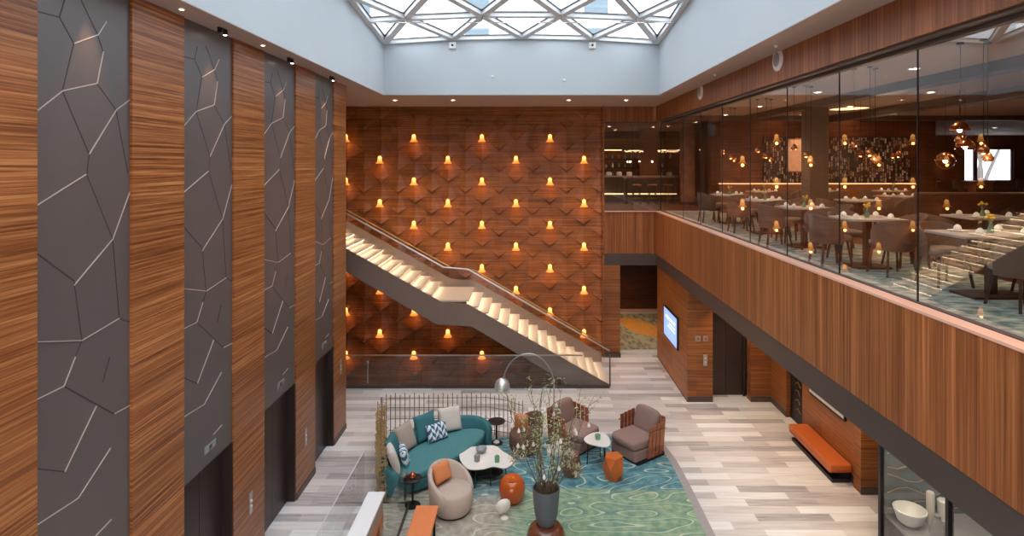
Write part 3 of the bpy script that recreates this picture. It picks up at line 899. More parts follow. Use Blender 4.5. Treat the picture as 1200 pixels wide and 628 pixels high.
# ------------------------------------------------------------------ staircase
ST0, ST1 = 16.68, 18.6
RUN, RISE = .3055, .1714
st = thing('staircase', 'long straight staircase with lit pale treads, mid landing and glass balustrade against the timber wall', 'staircase', (0, 0, 0))
xb, xl1, xl0 = 2.29, -1.70, -2.44
lower = []
for i in range(14):      # from the floor up to the landing
    x1 = xb - (i + 1) * (xb - xl1) / 14; x0 = xb - (i + 2) * (xb - xl1) / 14
    z = (i + 1) * 2.4 / 14
    if i == 13: x0 = xl0 - .302
    lower.append((x0, x1, z))
for i in range(14):
    x1 = xl0 - (i + 1) * .302; x0 = x1 - .302
    lower.append((x0, x1, 2.4 + (i + 1) * 2.37 / 14))
for n_, (x0, x1, z) in enumerate(lower):
    m = MB(); m.box(x0 - .06, x1, ST0 + .03, ST1 - .03, z - .04, z)
    m.box(x1 - .06, x1 - .045, ST0 + .03, ST1 - .03, z - .17, z - .05)
    tr = m.build('landing' if n_ == 13 else 'tread', M['tread'], st)
    m = MB(); m.box(x1 - .042, x1 - .012, ST0 + .06, ST1 - .06, z - .05, z - .041); m.build('light_strip', M['warm'], tr)
def stringer(y0, y1, up, dn):
    top = [(xb + .02, .0), (xb + .02, .02 + up), (xl1, 2.3 + up), (xl0, 2.36 + up), (xl0 - .302 * 14, 4.72 + up)]
    bot = [(xl0 - .302 * 14, 4.72 - dn), (xl0 - .15, 2.36 - dn), (xl1 + .1, 2.3 - dn), (xb - dn / .58, .0)]
    m = MB(); p = top + bot; n = len(p)
    vs = [(x, y0, z) for x, z in p] + [(x, y1, z) for x, z in p]
    # split into convex strips
    fs = []
    m.add(vs, [(i, (i + 1) % n, n + (i + 1) % n, n + i) for i in range(n)])
    q = [(1, 0), ]
    strip = [((xb + .02, .02 + up), (xb + .02, 0)), ((xb - dn / .58, .02 + up + dn), (xb - dn / .58, 0)), ((xl1, 2.3 + up), (xl1 + .1, 2.3 - dn)), ((xl0, 2.36 + up), (xl0 - .15, 2.36 - dn)), ((xl0 - .302 * 14, 4.72 + up), (xl0 - .302 * 14, 4.72 - dn))]
    # exact top line height at the second station
    (tx0, tz0), (tx1, tz1) = strip[0][0], strip[2][0]
    sx = strip[1][0][0]; strip[1] = ((sx, tz0 + (tz1 - tz0) * (sx - tx0) / (tx1 - tx0)), strip[1][1])
    m2 = MB()
    for (a, c), (e, f) in zip(strip, strip[1:]):
        m2.add([(a[0], y0, a[1]), (c[0], y0, c[1]), (f[0], y0, f[1]), (e[0], y0, e[1]), (a[0], y1, a[1]), (c[0], y1, c[1]), (f[0], y1, f[1]), (e[0], y1, e[1])],
               [(0, 1, 2, 3), (7, 6, 5, 4), (0, 3, 7, 4), (1, 5, 6, 2)])
    a, c = strip[0]; m2.add([(a[0], y0, a[1]), (c[0], y0, c[1]), (c[0], y1, c[1]), (a[0], y1, a[1])], [(0, 1, 2, 3)])
    return m2
stringer(ST0 - .03, ST0 + .03, .0, .62).build('stringer', M['stair_side'], st)
stringer(ST1 - .03, ST1 + .03, .28, .3).build('stringer', M['stair_side'], st)
m = MB()
m.add([(xb - 1.1, ST0, .02), (xb - 1.1, ST1, .02), (xl1 + .1, ST1, 1.72), (xl1 + .1, ST0, 1.72), (xl0 - .15, ST1, 1.76), (xl0 - .15, ST0, 1.76), (xl0 - 4.2, ST1, 4.1), (xl0 - 4.2, ST0, 4.1)],
      [(0, 1, 2, 3), (3, 2, 4, 5), (5, 4, 6, 7)])
m.build('soffit_panel', M['stair_side'], st)
def rail_line(y, off):
    return [(xb + .02, y, .0 + off), (xl1, y, 2.3 + off), (xl0 + .05, y, 2.36 + off), (xl0 - 4.2, y, 4.70 + off)]
m = MB(); m.tube(rail_line(ST1 - .02, .62), .018, 8); m.build('handrail', M['brass'], st, smooth=True)
for side, y in ((0, ST0 - .05),):
    R0 = rail_line(y, 1.0); G0 = rail_line(y, .0 if side == 0 else .3)
    m = MB(); m.tube(R0, .024, 8); m.build('handrail', M['steel'], st, smooth=True)
    for k in range(3):
        nseg = (3, 1, 5)[k]
        for j in range(nseg):
            f = lambda A, t: Vector(A[k]).lerp(Vector(A[k + 1]), t)
            a0, a1 = f(G0, (j + .01) / nseg), f(G0, (j + .99) / nseg); b0, b1 = f(R0, (j + .01) / nseg), f(R0, (j + .99) / nseg)
            m = MB(); m.add([a0, a1, b1, b0], [(0, 1, 2, 3)]); m.build('glass_panel', M['glass'], st)
    m = MB(); m.box(xb + .0, xb + .035, y - .02, y + .02, 0, 1.02); m.build('newel_post', M['band'], st)

m = MB(); m.box(xb - .285, xb, ST0 + .03, ST1 - .03, 0.0, .03); m.build('tread', M['tread'], st)
# railing along the stairwell opening
rg = thing('glass_railing', 'low glass railing with slim metal top rail along the stairwell opening below the staircase', 'railing', (-1.6, 16.5, 0))
xs = [-6.0 + 1.5 * i for i in range(6)]
for i in range(5):
    m = MB(); m.add([(xs[i] + 1.6 + .01, 0, 0.02), (xs[i + 1] + 1.6 - .01, 0, .02), (xs[i + 1] + 1.6 - .01, 0, .9), (xs[i] + 1.6 + .01, 0, .9)], [(0, 1, 2, 3)])
    m.build('glass_panel', M['glass_rail'], rg)
m = MB(); m.add([(1.5 + 1.61, 0, .02), (2.24 + 1.6, 0, .02), (1.5 + 1.61, 0, .42)], [(0, 1, 2)]); m.build('glass_panel', M['glass_rail'], rg)
m = MB(); m.box(-4.4, 3.12, -.02, .02, .9, .93); m.build('top_rail', M['steel'], rg)
m = MB(); m.box(-4.4, 3.88, -.04, .04, 0, .07); m.build('base_channel', M['band'], rg)
m = MB(); m.tube([(-2.9, .02, .12), (-2.9, .02, .7)], .02, 8); m.lathe([(.03, 0), (.035, .03), (.0, .06)], 8, c=(-2.9, .02, .7)); m.build('bracket', M['steel'], rg)

# amber bell lamps all over the back wall
def bell():
    t = thing('wall_lamp', None, 'wall lamp', (0, 0, 0))
    m = MB(); m.lathe([(.012, .235), (.03, .232), (.055, .21), (.062, .17), (.068, .10), (.085, .05), (.125, .005), (.13, -.01), (.118, 0)], 20, cap=False)
    m.build('lamp_shade', M['amber'], t, smooth=True, angle=70)
    m = MB(); m.se((0, 0, .12), (.045, .045, .085), 1, 1, 10, 8); m.build('bulb', M['amber_core'], t, smooth=True)
    lamp('POINT', 'glow', t, (0, -.02, -.06), .6, (1, .5, .18), .05)
    m = MB(); m.tube([(0, 0, .23), (0, .03, .27), (0, .12, .27)], .01, 6); m.build('bracket', M['brass'], t, smooth=True)
    return t
first = bell(); used = False
ords = ['first', 'second', 'third', 'fourth', 'fifth', 'sixth', 'seventh', 'eighth', 'ninth', 'tenth', 'eleventh', 'twelfth']
def wall_lamps():
    global used
    for k in range(0, 22, 2):
        rowx = [m for m in range(0, 17, 2) if ((m // 2) + (k // 2)) % 2 == 0]
        vis = []
        for m in rowx:
            x = XA + dx * m; z = ZA - dz * k - .12
            if x > 2.3: continue
            # not where the staircase runs in front of the wall
            zs = 2.36 if xl0 <= x <= xl1 else (4.72 + (x - (xl0 - 4.23)) * -.561 if x < xl0 else 2.3 * (xb - x) / (xb - xl1))
            px = 619 + x * FPX / (YB - .12); py = 191 + (EYE - z) * FPX / (YB - .12)
            s2 = FPX / ST0
            xs_ = (px - 619) / s2
            zs = 2.36 if xl0 <= xs_ <= xl1 else (2.36 + (xl0 - xs_) * .561 if xs_ < xl0 else 2.3 * (xb - xs_) / (xb - xl1))
            hi = 191 + (EYE - zs - .30) * s2 - 4; lo = 191 + (EYE - (zs - .62)) * s2
            if hi < py < lo and x < 2.0: continue
            if z < .0: continue
            vis.append((x, z))
        for j, (x, z) in enumerate(vis):
            lab = 'amber bell wall lamp, %s from the left in the %s row from the top' % (ords[j], ords[k // 2])
            if not used:
                o = first; used = True; o.location = (x, YB - .25, z); o['label'] = lab; o['group'] = 'amber bell lamps on the sculpted timber wall'
            else:
                dup(first, (x, YB - .25, z), 0, lab, 'amber bell lamps on the sculpted timber wall')
wall_lamps()

# ------------------------------------------------------------------ downlights
def downlight(x, y, z, label, grp, e=40, spot=80, r=.06, col=(1, .72, .46), tilt=(0, 0, 0)):
    t = thing('downlight', label, 'downlight', (x, y, z), 0, grp)
    m = MB(); m.lathe([(r, 0), (r * 1.35, 0), (r * 1.35, -.012), (r, -.014)], 16, cap=False); m.build('trim_ring', M['white'], t, smooth=True)
    m = MB(); m.lathe([(r, -.004), (r * .9, -.006)], 14); m.build('lens', M['down'], t)
    if e: lamp('SPOT', 'beam', t, (0, 0, -.03), e, col, .04, spot, .8, tilt)
    return t
for k, (px, py) in enumerate(((463, 117), (531, 117), (666.6, 117), (733.7, 117))):
    y = (ZC - EYE) * FPX / (191 - py); x = (px - 619) * y / FPX
    downlight(x, y, ZC - .002, ['leftmost', 'second from left', 'third from left', 'rightmost'][k] + ' glowing round downlight in the strip of ceiling before the timber wall', 'downlights before the timber wall', 90, 100)
for k, (px, py) in enumerate(((212, 10), (306.8, 52.5))):
    y = (ZC - EYE) * FPX / (191 - py)
    downlight(-4.13, y, ZC - .002, 'small recessed light in the left ceiling edge, ' + ['nearer', 'farther'][k] + ' of two between the spotlights', 'recessed lights in left ceiling edge', 0, r=.028)
spots = [(-4.18, (PAN[0][0] + PAN[0][1]) / 2), (-4.18, 8.05), (-4.18, 10.35), (-4.18, 12.55)]
for k, (x, y) in enumerate(spots):
    t = thing('ceiling_spotlight', 'small twin spotlight on the left ceiling edge over the ' + panel_words[k] + ' grey panel', 'spotlight', (x, y, ZC), 0, 'spotlights over the grey panels')
    m = MB(); m.box(-.02, .02, -.10, .10, -.02, 0); m.build('mount', M['black'], t)
    m = MB(); m.lathe([(.03, 0), (.034, -.05), (.03, -.055)], 12, c=(0, -.07, -.02)); m.build('lamp_head', M['black'], t, smooth=True)
    m = MB(); m.lathe([(.03, 0), (.034, -.05), (.03, -.055)], 12, c=(0, .07, -.02)); m.build('lamp_head', M['black'], t, smooth=True)
    m = MB(); m.lathe([(.024, -.0), (.02, -.004)], 12, c=(0, .07, -.076)); m.build('lens', M['down'], t)
    lamp('SPOT', 'beam', t, (.0, .0, -.14), 26, (1, .5, .24), .02, 44, .9, (0, R(7), 0))
for k, (px, py, s) in enumerate(((915.5, 70, .1), (823.5, 107.5, .1))):
    y = XR * FPX / (px - 619); z = EYE + (191 - py) * y / FPX
    t = thing('wall_speaker', 'round white speaker disc on the upper timber fascia, ' + ['nearer and larger', 'farther and smaller'][k] + ' of two', 'speaker', (XR - .05, y - .0, z), 0, 'round speakers on the fascia')
    m = MB(); m.lathe([(.19, 0), (.19, .02), (.16, .03)], 24, T=TR(0, 0, 0, 0, -PI / 2)); m.build('bezel', M['white'], t, smooth=True, angle=30)
    m = MB(); m.lathe([(.12, 0), (.11, .012)], 20, T=TR(-.03, 0, 0, 0, -PI / 2)); m.build('grille', M['napkin'], t)
for k, (x, y) in enumerate(((3.87, 6.4), (3.87, 9.2), (3.87, 12.2))):
    m = MB(); m.lathe([(.03, 0), (.03, -.02), (.015, -.04)], 12, c=(x, y, ZC)); tag(m.build('sprinkler_head', M['white'], smooth=True), ['nearest', 'middle', 'farthest'][k] + ' tiny white sprinkler in the right ceiling edge', 'sprinkler')
# warm downlights under the mezzanine, over the lower right walls
for k, (x, y) in enumerate(((5.3, 14.9), (5.4, 12.6), (5.4, 10.4), (3.4, 21.0), (3.4, 23.0), (5.4, 8.2))):
    lb = ['in front of the lift doors under the mezzanine', 'over the far end of the bench', 'over the near end of the bench', 'at the corridor mouth', 'deep in the corridor', 'before the display case'][k]
    downlight(x, y, ZUB - .002, 'round downlight ' + lb, 'downlights under the mezzanine', 60, 120)
for k, (x, y) in enumerate(((-4.1, 3.2), (-4.1, 0.4), (3.87, 3.2), (3.87, 0.4))):  # extra lamps out of view, added to fill the hall with light
    downlight(x, y, ZC - .002, 'added unseen fill downlight in the hall ceiling, ' + ['left nearer', 'left farther', 'right nearer', 'right farther'][k], 'added fill downlights out of view', 160, 140)

# ------------------------------------------------------------------ carpets
rug = blob([(-2.75, 7.2), (-2.75, 8.5), (-2.72, 10.2), (-2.75, 12.2), (-2.4, 13.3), (-1, 13.45), (1, 13.5), (2.2, 13.55), (2.75, 13.35), (2.95, 12.7), (3.0, 11.5), (3.0, 9.5), (3.0, 7.2), (1, 7.1), (-1, 7.1)], 6)
t = thing('lobby_rug', 'large carpet of teal, green and beige lagoon waves under the lobby seating', 'rug', (0, 0, 0))
m = MB(); m.prism(rug, .001, .022); m.build('pile', M['rug'], t)
m = MB()
cx, cy = .1, 10.3
out = [(x + .16 * (1 if x > 2 else (-1 if x < -2.3 else 0)), y + (.12 if y > 13 else 0)) for x, y in rug]
m.prism(out, .001, .012); m.build('border', flat('grey_carpet_border', srgb(160, 156, 158), .9), t)
t = thing('corridor_rug', 'olive foliage carpet with a big amber leaf on the corridor floor', 'rug', (0, 0, 0))
m = MB(); m.box(3.02, 6.5, 19.9, 24.6, .001, .015); m.build('pile', M['leafy'], t)
m = MB(); m.prism(blob([(3.62, 23.6), (4.1, 23.9), (4.6, 23.3), (5.1, 22.4), (5.4, 21.5), (5.2, 20.9), (4.6, 21.2), (4.0, 21.8), (3.7, 22.6)], 5), .016, .022); m.build('leaf_motif', M['leafy_orange'], t)

# ------------------------------------------------------------------ sofa and cushions
SX, SY, SA = -1.76, 11.98, R(52)
sf = thing('curved_sofa', 'teal velvet curved sofa piled with cushions in front of the brass screen', 'sofa', (SX, SY, 0.022), SA)
def arcpts(rx, ry, a0, a1, n): return [(rx * math.cos(a0 + (a1 - a0) * i / n), ry * math.sin(a0 + (a1 - a0) * i / n)) for i in range(n + 1)]
base = arcpts(1.24, .60, 0, PI, 22) + arcpts(1.24, .36, PI, 2 * PI, 14)[1:-1]
m = MB(); m.prism([(x * .97, y * .97) for x, y in base], .06, .26); m.build('base', M['teal_dark'], sf, bevel=.03)
m = MB(); m.prism(base, .26, .43); m.build('seat_cushion', M['teal'], sf, bevel=.06, seg=4)
m = MB(); m.shell(1.36, .74, R(-14), R(194), .10, lambda u: .50 + .20 * max(0, math.sin(PI * u)) ** .45, .14, 32, lean=.06); m.build('backrest', M['teal_dark'], sf, smooth=True, angle=60)
for sx, sy in ((-.9, -.1), (.9, -.1), (-.7, .45), (.7, .45)):
    m = MB(); m.lathe([(.025, 0), (.03, .07)], 10, c=(sx, sy, 0)); m.build('leg', M['black'], sf)
cush = [  # angle around back, w, mat, label, radial, tilt, group
    (172, .54, 'cream', 'cream square cushion at the left end of the teal sofa', .86, 0),
    (142, .56, 'teal_dark', 'plain teal cushion near the left end of the sofa', .86, 0),
    (114, .58, 'taupe', 'taupe cushion at the middle of the sofa between two teal ones', .84, 0),
    (83, .58, 'teal_dark', 'large plain teal cushion right of the taupe one on the sofa', .84, 0),
    (50, .56, 'cream', 'pale grey cream cushion at the right end of the teal sofa', .86, 0),
    (157, .50, 'zigzag', 'blue and white zigzag cushion at the left of the sofa', .66, 1),
    (70, .52, 'zigzag', 'blue and white zigzag cushion at the right of the sofa', .60, 1),
]
Ms = TR(SX, SY, 0, 0, 0, SA)
for a, w, mt, lb, rad, fr_ in cush:
    a = R(a); lx, ly = 1.24 * rad * math.cos(a), .64 * rad * math.sin(a)
    p = Ms @ Vector((lx, ly, 0))
    nrm = Vector((math.cos(a) / 1.3, math.sin(a) / .75, 0)).normalized()
    if abs(lx) > .95: nrm = Vector((nrm.x * .8, nrm.y + .3, 0)).normalized()
    yaw = math.atan2(nrm.y, nrm.x) - PI / 2 + SA
    m = MB(); m.pillow(w, w * (.72 if fr_ else 1), .15)
    o = m.build('cushion', M[mt], None, smooth=True, angle=80, loc=(p.x, p.y, .445), rot=(R(-20), 0, yaw))
    tag(o, lb, 'cushion', 'cushions on the teal sofa')

# ------------------------------------------------------------------ brass screen
sc = thing('lattice_screen', 'low see-through screen of thin bronze rods and brass rings curving behind the teal sofa', 'screen', (0, 0, 0))
path = [(-2.72, 10.92), (-3.36, 13.45), (-3.2, 13.62), (-.95, 13.66), (-.5, 13.5), (-.12, 13.2)]
HS = .93
def along(path, step):
    out = []; acc = 0
    for a, c in zip(path, path[1:]):
        a = Vector(a); c = Vector(c); L = (c - a).length; t = (step - acc) if out else 0
        while t < L:
            out.append(a.lerp(c, t / L)); t += step
        acc = L - (t - step)
    return out
ps = along(path, .11)
for i, p in enumerate(ps):
    off = (-.07 if i % 2 else .07) if i < 22 else 0
    m = MB(); m.tube([(p.x + off, p.y + off * .25, .0), (p.x + off, p.y + off * .25, HS + (.05 if i % 2 else 0))], .0095, 6)
    m.build('rod', M['brass_light' if i < 22 else 'rod'], sc)
for z in (.12, .38, .64, .86):
    m = MB(); m.tube([(x, y, z) for x, y in path], .007, 6); m.build('rail', M['rod'], sc)
m = MB()
random.seed(3)
for i, p in enumerate(ps):
    nn = 12 if i < 23 else 1
    for j in range(nn):
        z = .08 + random.random() * .8
        rr = (.03 if i < 23 else .018) + random.random() * .02
        c = Vector((p.x + (random.uniform(-.085, .085) if i < 23 else 0), p.y, z)); q = [c + Vector((rr * math.cos(t * PI / 4), 0, rr * math.sin(t * PI / 4))) for t in range(9)]
        m.tube(q, .008 if i < 23 else .005, 5, cap=False)
m.build('rings', M['brass_light'], sc)['kind'] = 'stuff'

# ------------------------------------------------------------------ side tables, coffee tables
def pedestal(x, y, label, r=.195, h=.5):
    t = thing('side_table', label, 'side table', (x, y, .022), 0, 'round black pedestal side tables')
    m = MB(); m.lathe([(r * .98, h - .02), (r, h - .012), (r, h), (r * .95, h + .004)], 32); m.build('table_top', M['black'], t, smooth=True, angle=30)
    m = MB(); m.tube([(0, 0, .02), (0, 0, h - .02)], .022, 12); m.build('stem', M['black'], t, smooth=True)
    m = MB(); m.lathe([(.14, 0), (.14, .012), (.03, .022)], 28); m.build('base', M['black'], t, smooth=True, angle=30)
    return t
pedestal(-.71, 13.2, 'round black pedestal side table standing off the right end of the teal sofa')
pedestal(-2.12, 10.80, 'round black pedestal side table at the left front corner of the teal sofa', .17)
m = MB(); m.lathe([(.0, 0), (.05, 0), (.065, .03), (.05, .08), (.03, .1)], 16, c=(-2.12, 10.80, .527)); tag(m.build('votive', M['copper'], smooth=True), 'small bronze votive on the left black pedestal table', 'votive')
m = MB(); m.lathe([(.0, 0), (.06, 0), (.07, .03), (.02, .07)], 12, c=(-.71, 13.15, .045)); tag(m.build('ornament', M['white'], smooth=True), 'small white ornament at the foot of the right black pedestal table', 'ornament')

def tabletop_from(px, h):
    return [pt(x, y, h) for x, y in px]
ct = thing('coffee_table', 'white marble kidney-shaped coffee table on thin black legs before the sofa', 'coffee table', (-.85, 11.75, .022))
H = .42
o_ = tabletop_from([(538.5, 531), (540, 540), (549, 549), (566, 549), (578, 546), (592, 548), (602, 541), (599, 534), (590, 529), (580, 522), (562, 522.5), (545, 525)], H)
o_ = [(x + .85, y - 11.75) for x, y in o_]
m = MB(); m.prism(blob(o_, 5), H - .045, H - .022); m.build('table_top', M['marble'], ct, bevel=.006)
for lx, ly in ((-.38, -.2), (-.3, .3), (.1, .32), (.42, -.02), (.12, -.3), (-.18, -.38)):
    m = MB(); m.tube([(lx, ly, 0), (lx * .9, ly * .9, H - .045)], .011, 8); m.build('leg', M['black'], ct)
m = MB(); m.prism([(x * .62, y * .62) for x, y in blob(o_, 5)], .15, .17); m.build('lower_shelf', M['black'], ct)
def vessel(px, py, h, prof, mt, name, lb, cat):
    x, y = pt(px, py, h); m = MB(); m.lathe(prof, 20, c=(x, y, h)); return tag(m.build(name, M[mt], smooth=True, angle=60), lb, cat)
vessel(564, 530, H, [(0, 0), (.05, 0), (.1, .05), (.115, .09), (.1, .085), (.04, .02)], 'grey_glass', 'bowl', 'smoky grey glass bowl at the back of the coffee table', 'bowl')
vessel(559, 540, H, [(0, 0), (.055, 0), (.06, .1), (.045, .13), (.04, .13)], 'grey_glass', 'glass_jar', 'grey glass jar at the centre of the coffee table', 'jar')
vessel(582.5, 541, H, [(0, 0), (.045, 0), (.05, .1), (.04, .12)], 'green_glass', 'green_tumbler', 'green glass tumbler on the right lobe of the coffee table', 'glass')

wt = thing('small_table', 'small white rounded-triangle side table on black legs between the two slatted armchairs', 'side table', (1.4, 12.4, .022))
o_ = [(x - 1.4, y - 12.4) for x, y in tabletop_from([(684.5, 513), (688, 518.5), (700, 522), (711, 523), (715.5, 519), (713, 511.5), (706, 506.5), (694, 507)], .5)]
m = MB(); m.prism(blob(o_, 5), .455, .478); m.build('table_top', M['marble'], wt, bevel=.006)
for lx, ly in ((-.15, -.12), (.17, -.14), (.12, .14), (.2, .02)):
    m = MB(); m.tube([(lx * 1.15, ly * 1.15, 0), (lx, ly, .455)], .011, 8); m.build('leg', M['black'], wt)
vessel(700.5, 514.5, .5, [(0, 0), (.05, 0), (.06, .09), (.045, .1)], 'green_glass', 'green_votive', 'green glass votive with sprigs on the small white table', 'votive')

# ------------------------------------------------------------------ tub chairs
def tub(x, y, face, lb, fab, r=.35, grp='tub chairs in the lobby'):
    """face: direction the sitter looks"""
    t = thing('tub_chair', lb, 'armchair', (x, y, .022), face, grp)
    m = MB(); m.lathe([(r * .80, 0), (r * .80, .03), (r * .82, .04)], 28); m.build('plinth', M['black'], t)
    m = MB(); m.lathe([(r * .84, .035), (r * .97, .12), (r * 1.0, .26), (r * .97, .38), (r * .88, .425), (0.02, .44)], 32); m.build('seat', fab, t, smooth=True, angle=60)
    m = MB(); m.shell(r * 1.08, r * 1.08, R(62), R(298), lambda u: .10 + .22 * abs(2 * u - 1) ** 3, lambda u: .36 + .42 * max(.0, math.sin(PI * u)) ** .75, .085, 28, lean=.07)
    m.build('backrest', fab, t, smooth=True, angle=60)
    return t
fc = R(-38)
tub(-1.37, 10.62, fc, 'beige round tub chair holding an apricot cushion, before the coffee table', M['beige'], .37)
m = MB(); m.pillow(.42, .36, .14)
tag(m.build('cushion', M['orange_fabric'], smooth=True, angle=80, loc=(-1.37 - .2 * math.cos(fc), 10.62 - .2 * math.sin(fc), .475), rot=(R(-22), 0, fc - PI / 2 + PI)), 'apricot cushion in the beige tub chair', 'cushion')
fc2 = R(200)
tub(-.08, 12.85, fc2, 'brown tweed tub chair half hidden behind the branches of the grey planter', M['brown_fabric'], .34)
m = MB(); m.pillow(.36, .38, .14)
tag(m.build('cushion', M['orange_fabric'], smooth=True, angle=80, loc=(-.14, 12.9, .475), rot=(R(-12), 0, R(160))), 'apricot cushion showing above the brown tub chair behind the plant', 'cushion')

# ------------------------------------------------------------------ slatted armchairs
def slatted(x, y, face, lb):
    t = thing('slatted_armchair', lb, 'armchair', (x, y, .022), face, 'slatted mauve armchairs')
    # local +x is the front
    m = MB(); m.prism(rrect(-.40, .44, -.37, .37, .06), .05, .27); m.build('seat_base', M['mauve'], t, bevel=.025, seg=3)
    m = MB(); m.se((.05, 0, .36), (.43, .37, .095), .35, .3, 28, 12); m.build('seat_cushion', M['mauve'], t, smooth=True, angle=80)
    m = MB(); m.se((0, 0, .0), (.09, .33, .26), .45, .42, 24, 12, T=TR(-.30, 0, .66, 0, R(-14))); m.build('back_cushion', M['mauve'], t, smooth=True, angle=80)
    for s in (-1, 1):
        for k in range(5):
            a = k * .1
            x0 = -.40 + k * .115; yy_ = s * (.40 - .06 * max(0, (1 - k)) )
            m = MB(); m.bar((x0, yy_, .06), (x0 - .03, yy_ + s * .03, .76 - .012 * k), .09, .02, up=(0, 1, 0)); m.build('slat', M['wood_red'], t)
        m = MB(); m.tube([(-.42, s * .44, .60), (.09, s * .455, .60), (.12, s * .44, .60)], .012, 8); m.build('band', M['brass'], t)
    for k in range(6):
        yy_ = -.3 + .12 * k
        m = MB(); m.bar((-.44, yy_, .06), (-.50, yy_, .78), .095, .02, up=(1, 0, 0)); m.build('slat', M['wood_red'], t)
    m = MB(); m.prism(rrect(-.45, .40, -.40, .40, .05), .0, .055); m.build('plinth', M['black'], t)
    return t
slatted(2.36, 12.75, math.atan2(-.58, -.81), 'mauve armchair with red wood slat sides, right of the small white table')
slatted(1.02, 13.12, math.atan2(-.67, .74), 'mauve armchair with red wood slat sides, behind the plant, left of the small white table')

# ------------------------------------------------------------------ drum stools
m = MB(); x, y = -.30, 10.95
t = thing('drum_stool', 'glossy orange round drum stool beside the coffee table', 'stool', (x, y, .022))
m.lathe([(.15, 0), (.19, .03), (.235, .13), (.245, .22), (.235, .32), (.2, .39), (.15, .42)], 36); m.build('body', M['orange_gloss'], t, smooth=True, angle=60)
m = MB(); m.lathe([(.15, .418), (.16, .43), (.12, .44), (.05, .442)], 32); m.build('seat', M['orange_gloss'], t, smooth=True, angle=60)
def facet_stool(x, y, mt, lb, r=.2, h=.45, rz=0):
    t = thing('faceted_stool', lb, 'stool', (x, y, .022), rz, 'faceted stools')
    n = 5; vs = []
    lo = [(r * .72 * math.cos(2 * PI * (k + .5) / n), r * .72 * math.sin(2 * PI * (k + .5) / n), 0) for k in range(n)]
    mi = [(r * 1.08 * math.cos(2 * PI * k / n + .2), r * 1.08 * math.sin(2 * PI * k / n + .2), h * (.42 + .1 * (k % 2))) for k in range(n)]
    hi = [(r * .92 * math.cos(2 * PI * (k + .5) / n + .1), r * .92 * math.sin(2 * PI * (k + .5) / n + .1), h) for k in range(n)]
    fs = [tuple(range(n))[::-1], tuple(range(2 * n, 3 * n))]
    for k in range(n):
        k2 = (k + 1) % n
        fs += [(k, n + k2, n + k), (k, k2, n + k2), (n + k, n + k2, 2 * n + k), (n + k2, 2 * n + k2, 2 * n + k)]
    m = MB(); m.add(lo + mi + hi, fs); m.build('body', M[mt], t)
    return t
facet_stool(1.70, 11.72, 'orange_wood', 'faceted orange stool in front of the small white table', .205, .46, .3)
facet_stool(.86, 11.85, 'brown_fabric', 'faceted brown stool half behind the potted plant branches', .2, .44, 1.0)

# white shell shaped lamp by the orange stool
sh = thing('shell_lamp', 'white half-shell ornament leaning on the carpet by the orange drum stool', 'ornament', (-.42, 10.42, .022), R(200))
m = MB(); m.lathe([(.0, 0), (.07, .004), (.12, .04), (.14, .09), (.135, .09), (.1, .05), (.0, .03)], 24, T=TR(0, 0, .15, R(75), 0)); m.build('shell', M['white'], sh, smooth=True)
m = MB(); m.se((0, -.075, .15), (.03, .03, .03), 1, 1, 12, 8); m.build('core', M['brass'], sh, smooth=True)
m = MB(); m.lathe([(.07, 0), (.06, .012), (.02, .03)], 20); m.build('foot', M['white'], sh, smooth=True)

# ------------------------------------------------------------------ planter on brown pouf
PX_, PY_ = .29, 9.54
t = thing('round_pouf', 'glossy brown round stool carrying the grey planter at the bottom of the view', 'stool', (PX_, PY_, .022))
m = MB(); m.lathe([(.2, 0), (.26, .04), (.315, .16), (.32, .24), (.28, .36), (.22, .415), (.15, .425)], 36); m.build('body', M['brown_gloss'], t, smooth=True, angle=60)
m = MB(); m.lathe([(.15, .42), (.16, .43), (.1, .435)], 30); m.build('seat', M['brown_gloss'], t, smooth=True, angle=60)
t = thing('planter', 'tall slate grey planter of bare branches with white drop ornaments on the brown round stool', 'planter', (PX_, PY_, .457))
m = MB(); m.lathe([(.12, 0), (.155, .04), (.19, .2), (.21, .42), (.222, .585), (.205, .585), (.2, .52)], 36, cap=False); m.lathe([(.0, .002), (.12, .002)], 24, cap=False); m.build('pot', M['pot'], t, smooth=True, angle=50)
m = MB(); m.se((0, 0, .53), (.203, .203, .035), 1, 1, 22, 8); m.build('soil', M['soil'], t, smooth=True)
random.seed(11)
tips = []
br = []
for i in range(15):
    a = random.random() * 2 * PI; lean = .1 + .75 * random.random()
    hgt = .85 + random.random() * .95
    p = Vector((.1 * math.cos(a), .1 * math.sin(a), .52)); d = Vector((math.cos(a) * lean, math.sin(a) * lean, 1)).normalized()
    pts = [p.copy()]
    n = 9
    for j in range(n):
        d = (d + Vector((random.uniform(-.16, .16), random.uniform(-.16, .16), .03))).normalized()
        p = p + d * hgt / n; pts.append(p.copy())
    br.append((pts, .011))
    for j in range(3, n):
        if random.random() < .75:
            q = pts[j].copy(); dd = (d + Vector((random.uniform(-1, 1), random.uniform(-1, 1), random.uniform(-.1, .6)))).normalized()
            sub = [q.copy()]
            for k in range(4):
                dd = (dd + Vector((random.uniform(-.25, .25), random.uniform(-.25, .25), .05))).normalized(); q = q + dd * .075; sub.append(q.copy())
            br.append((sub, .005)); tips.append(sub[-1])
    tips.append(pts[-1])
for pts, r in br:
    m = MB(); m.tube(pts, [r * (1 - .75 * i / (len(pts) - 1)) for i in range(len(pts))], 5)
    if r > .008: main = m.build('branch', M['branch'], t, smooth=True)
    else: m.build('twig', M['branch'], main, smooth=True)
m = MB()
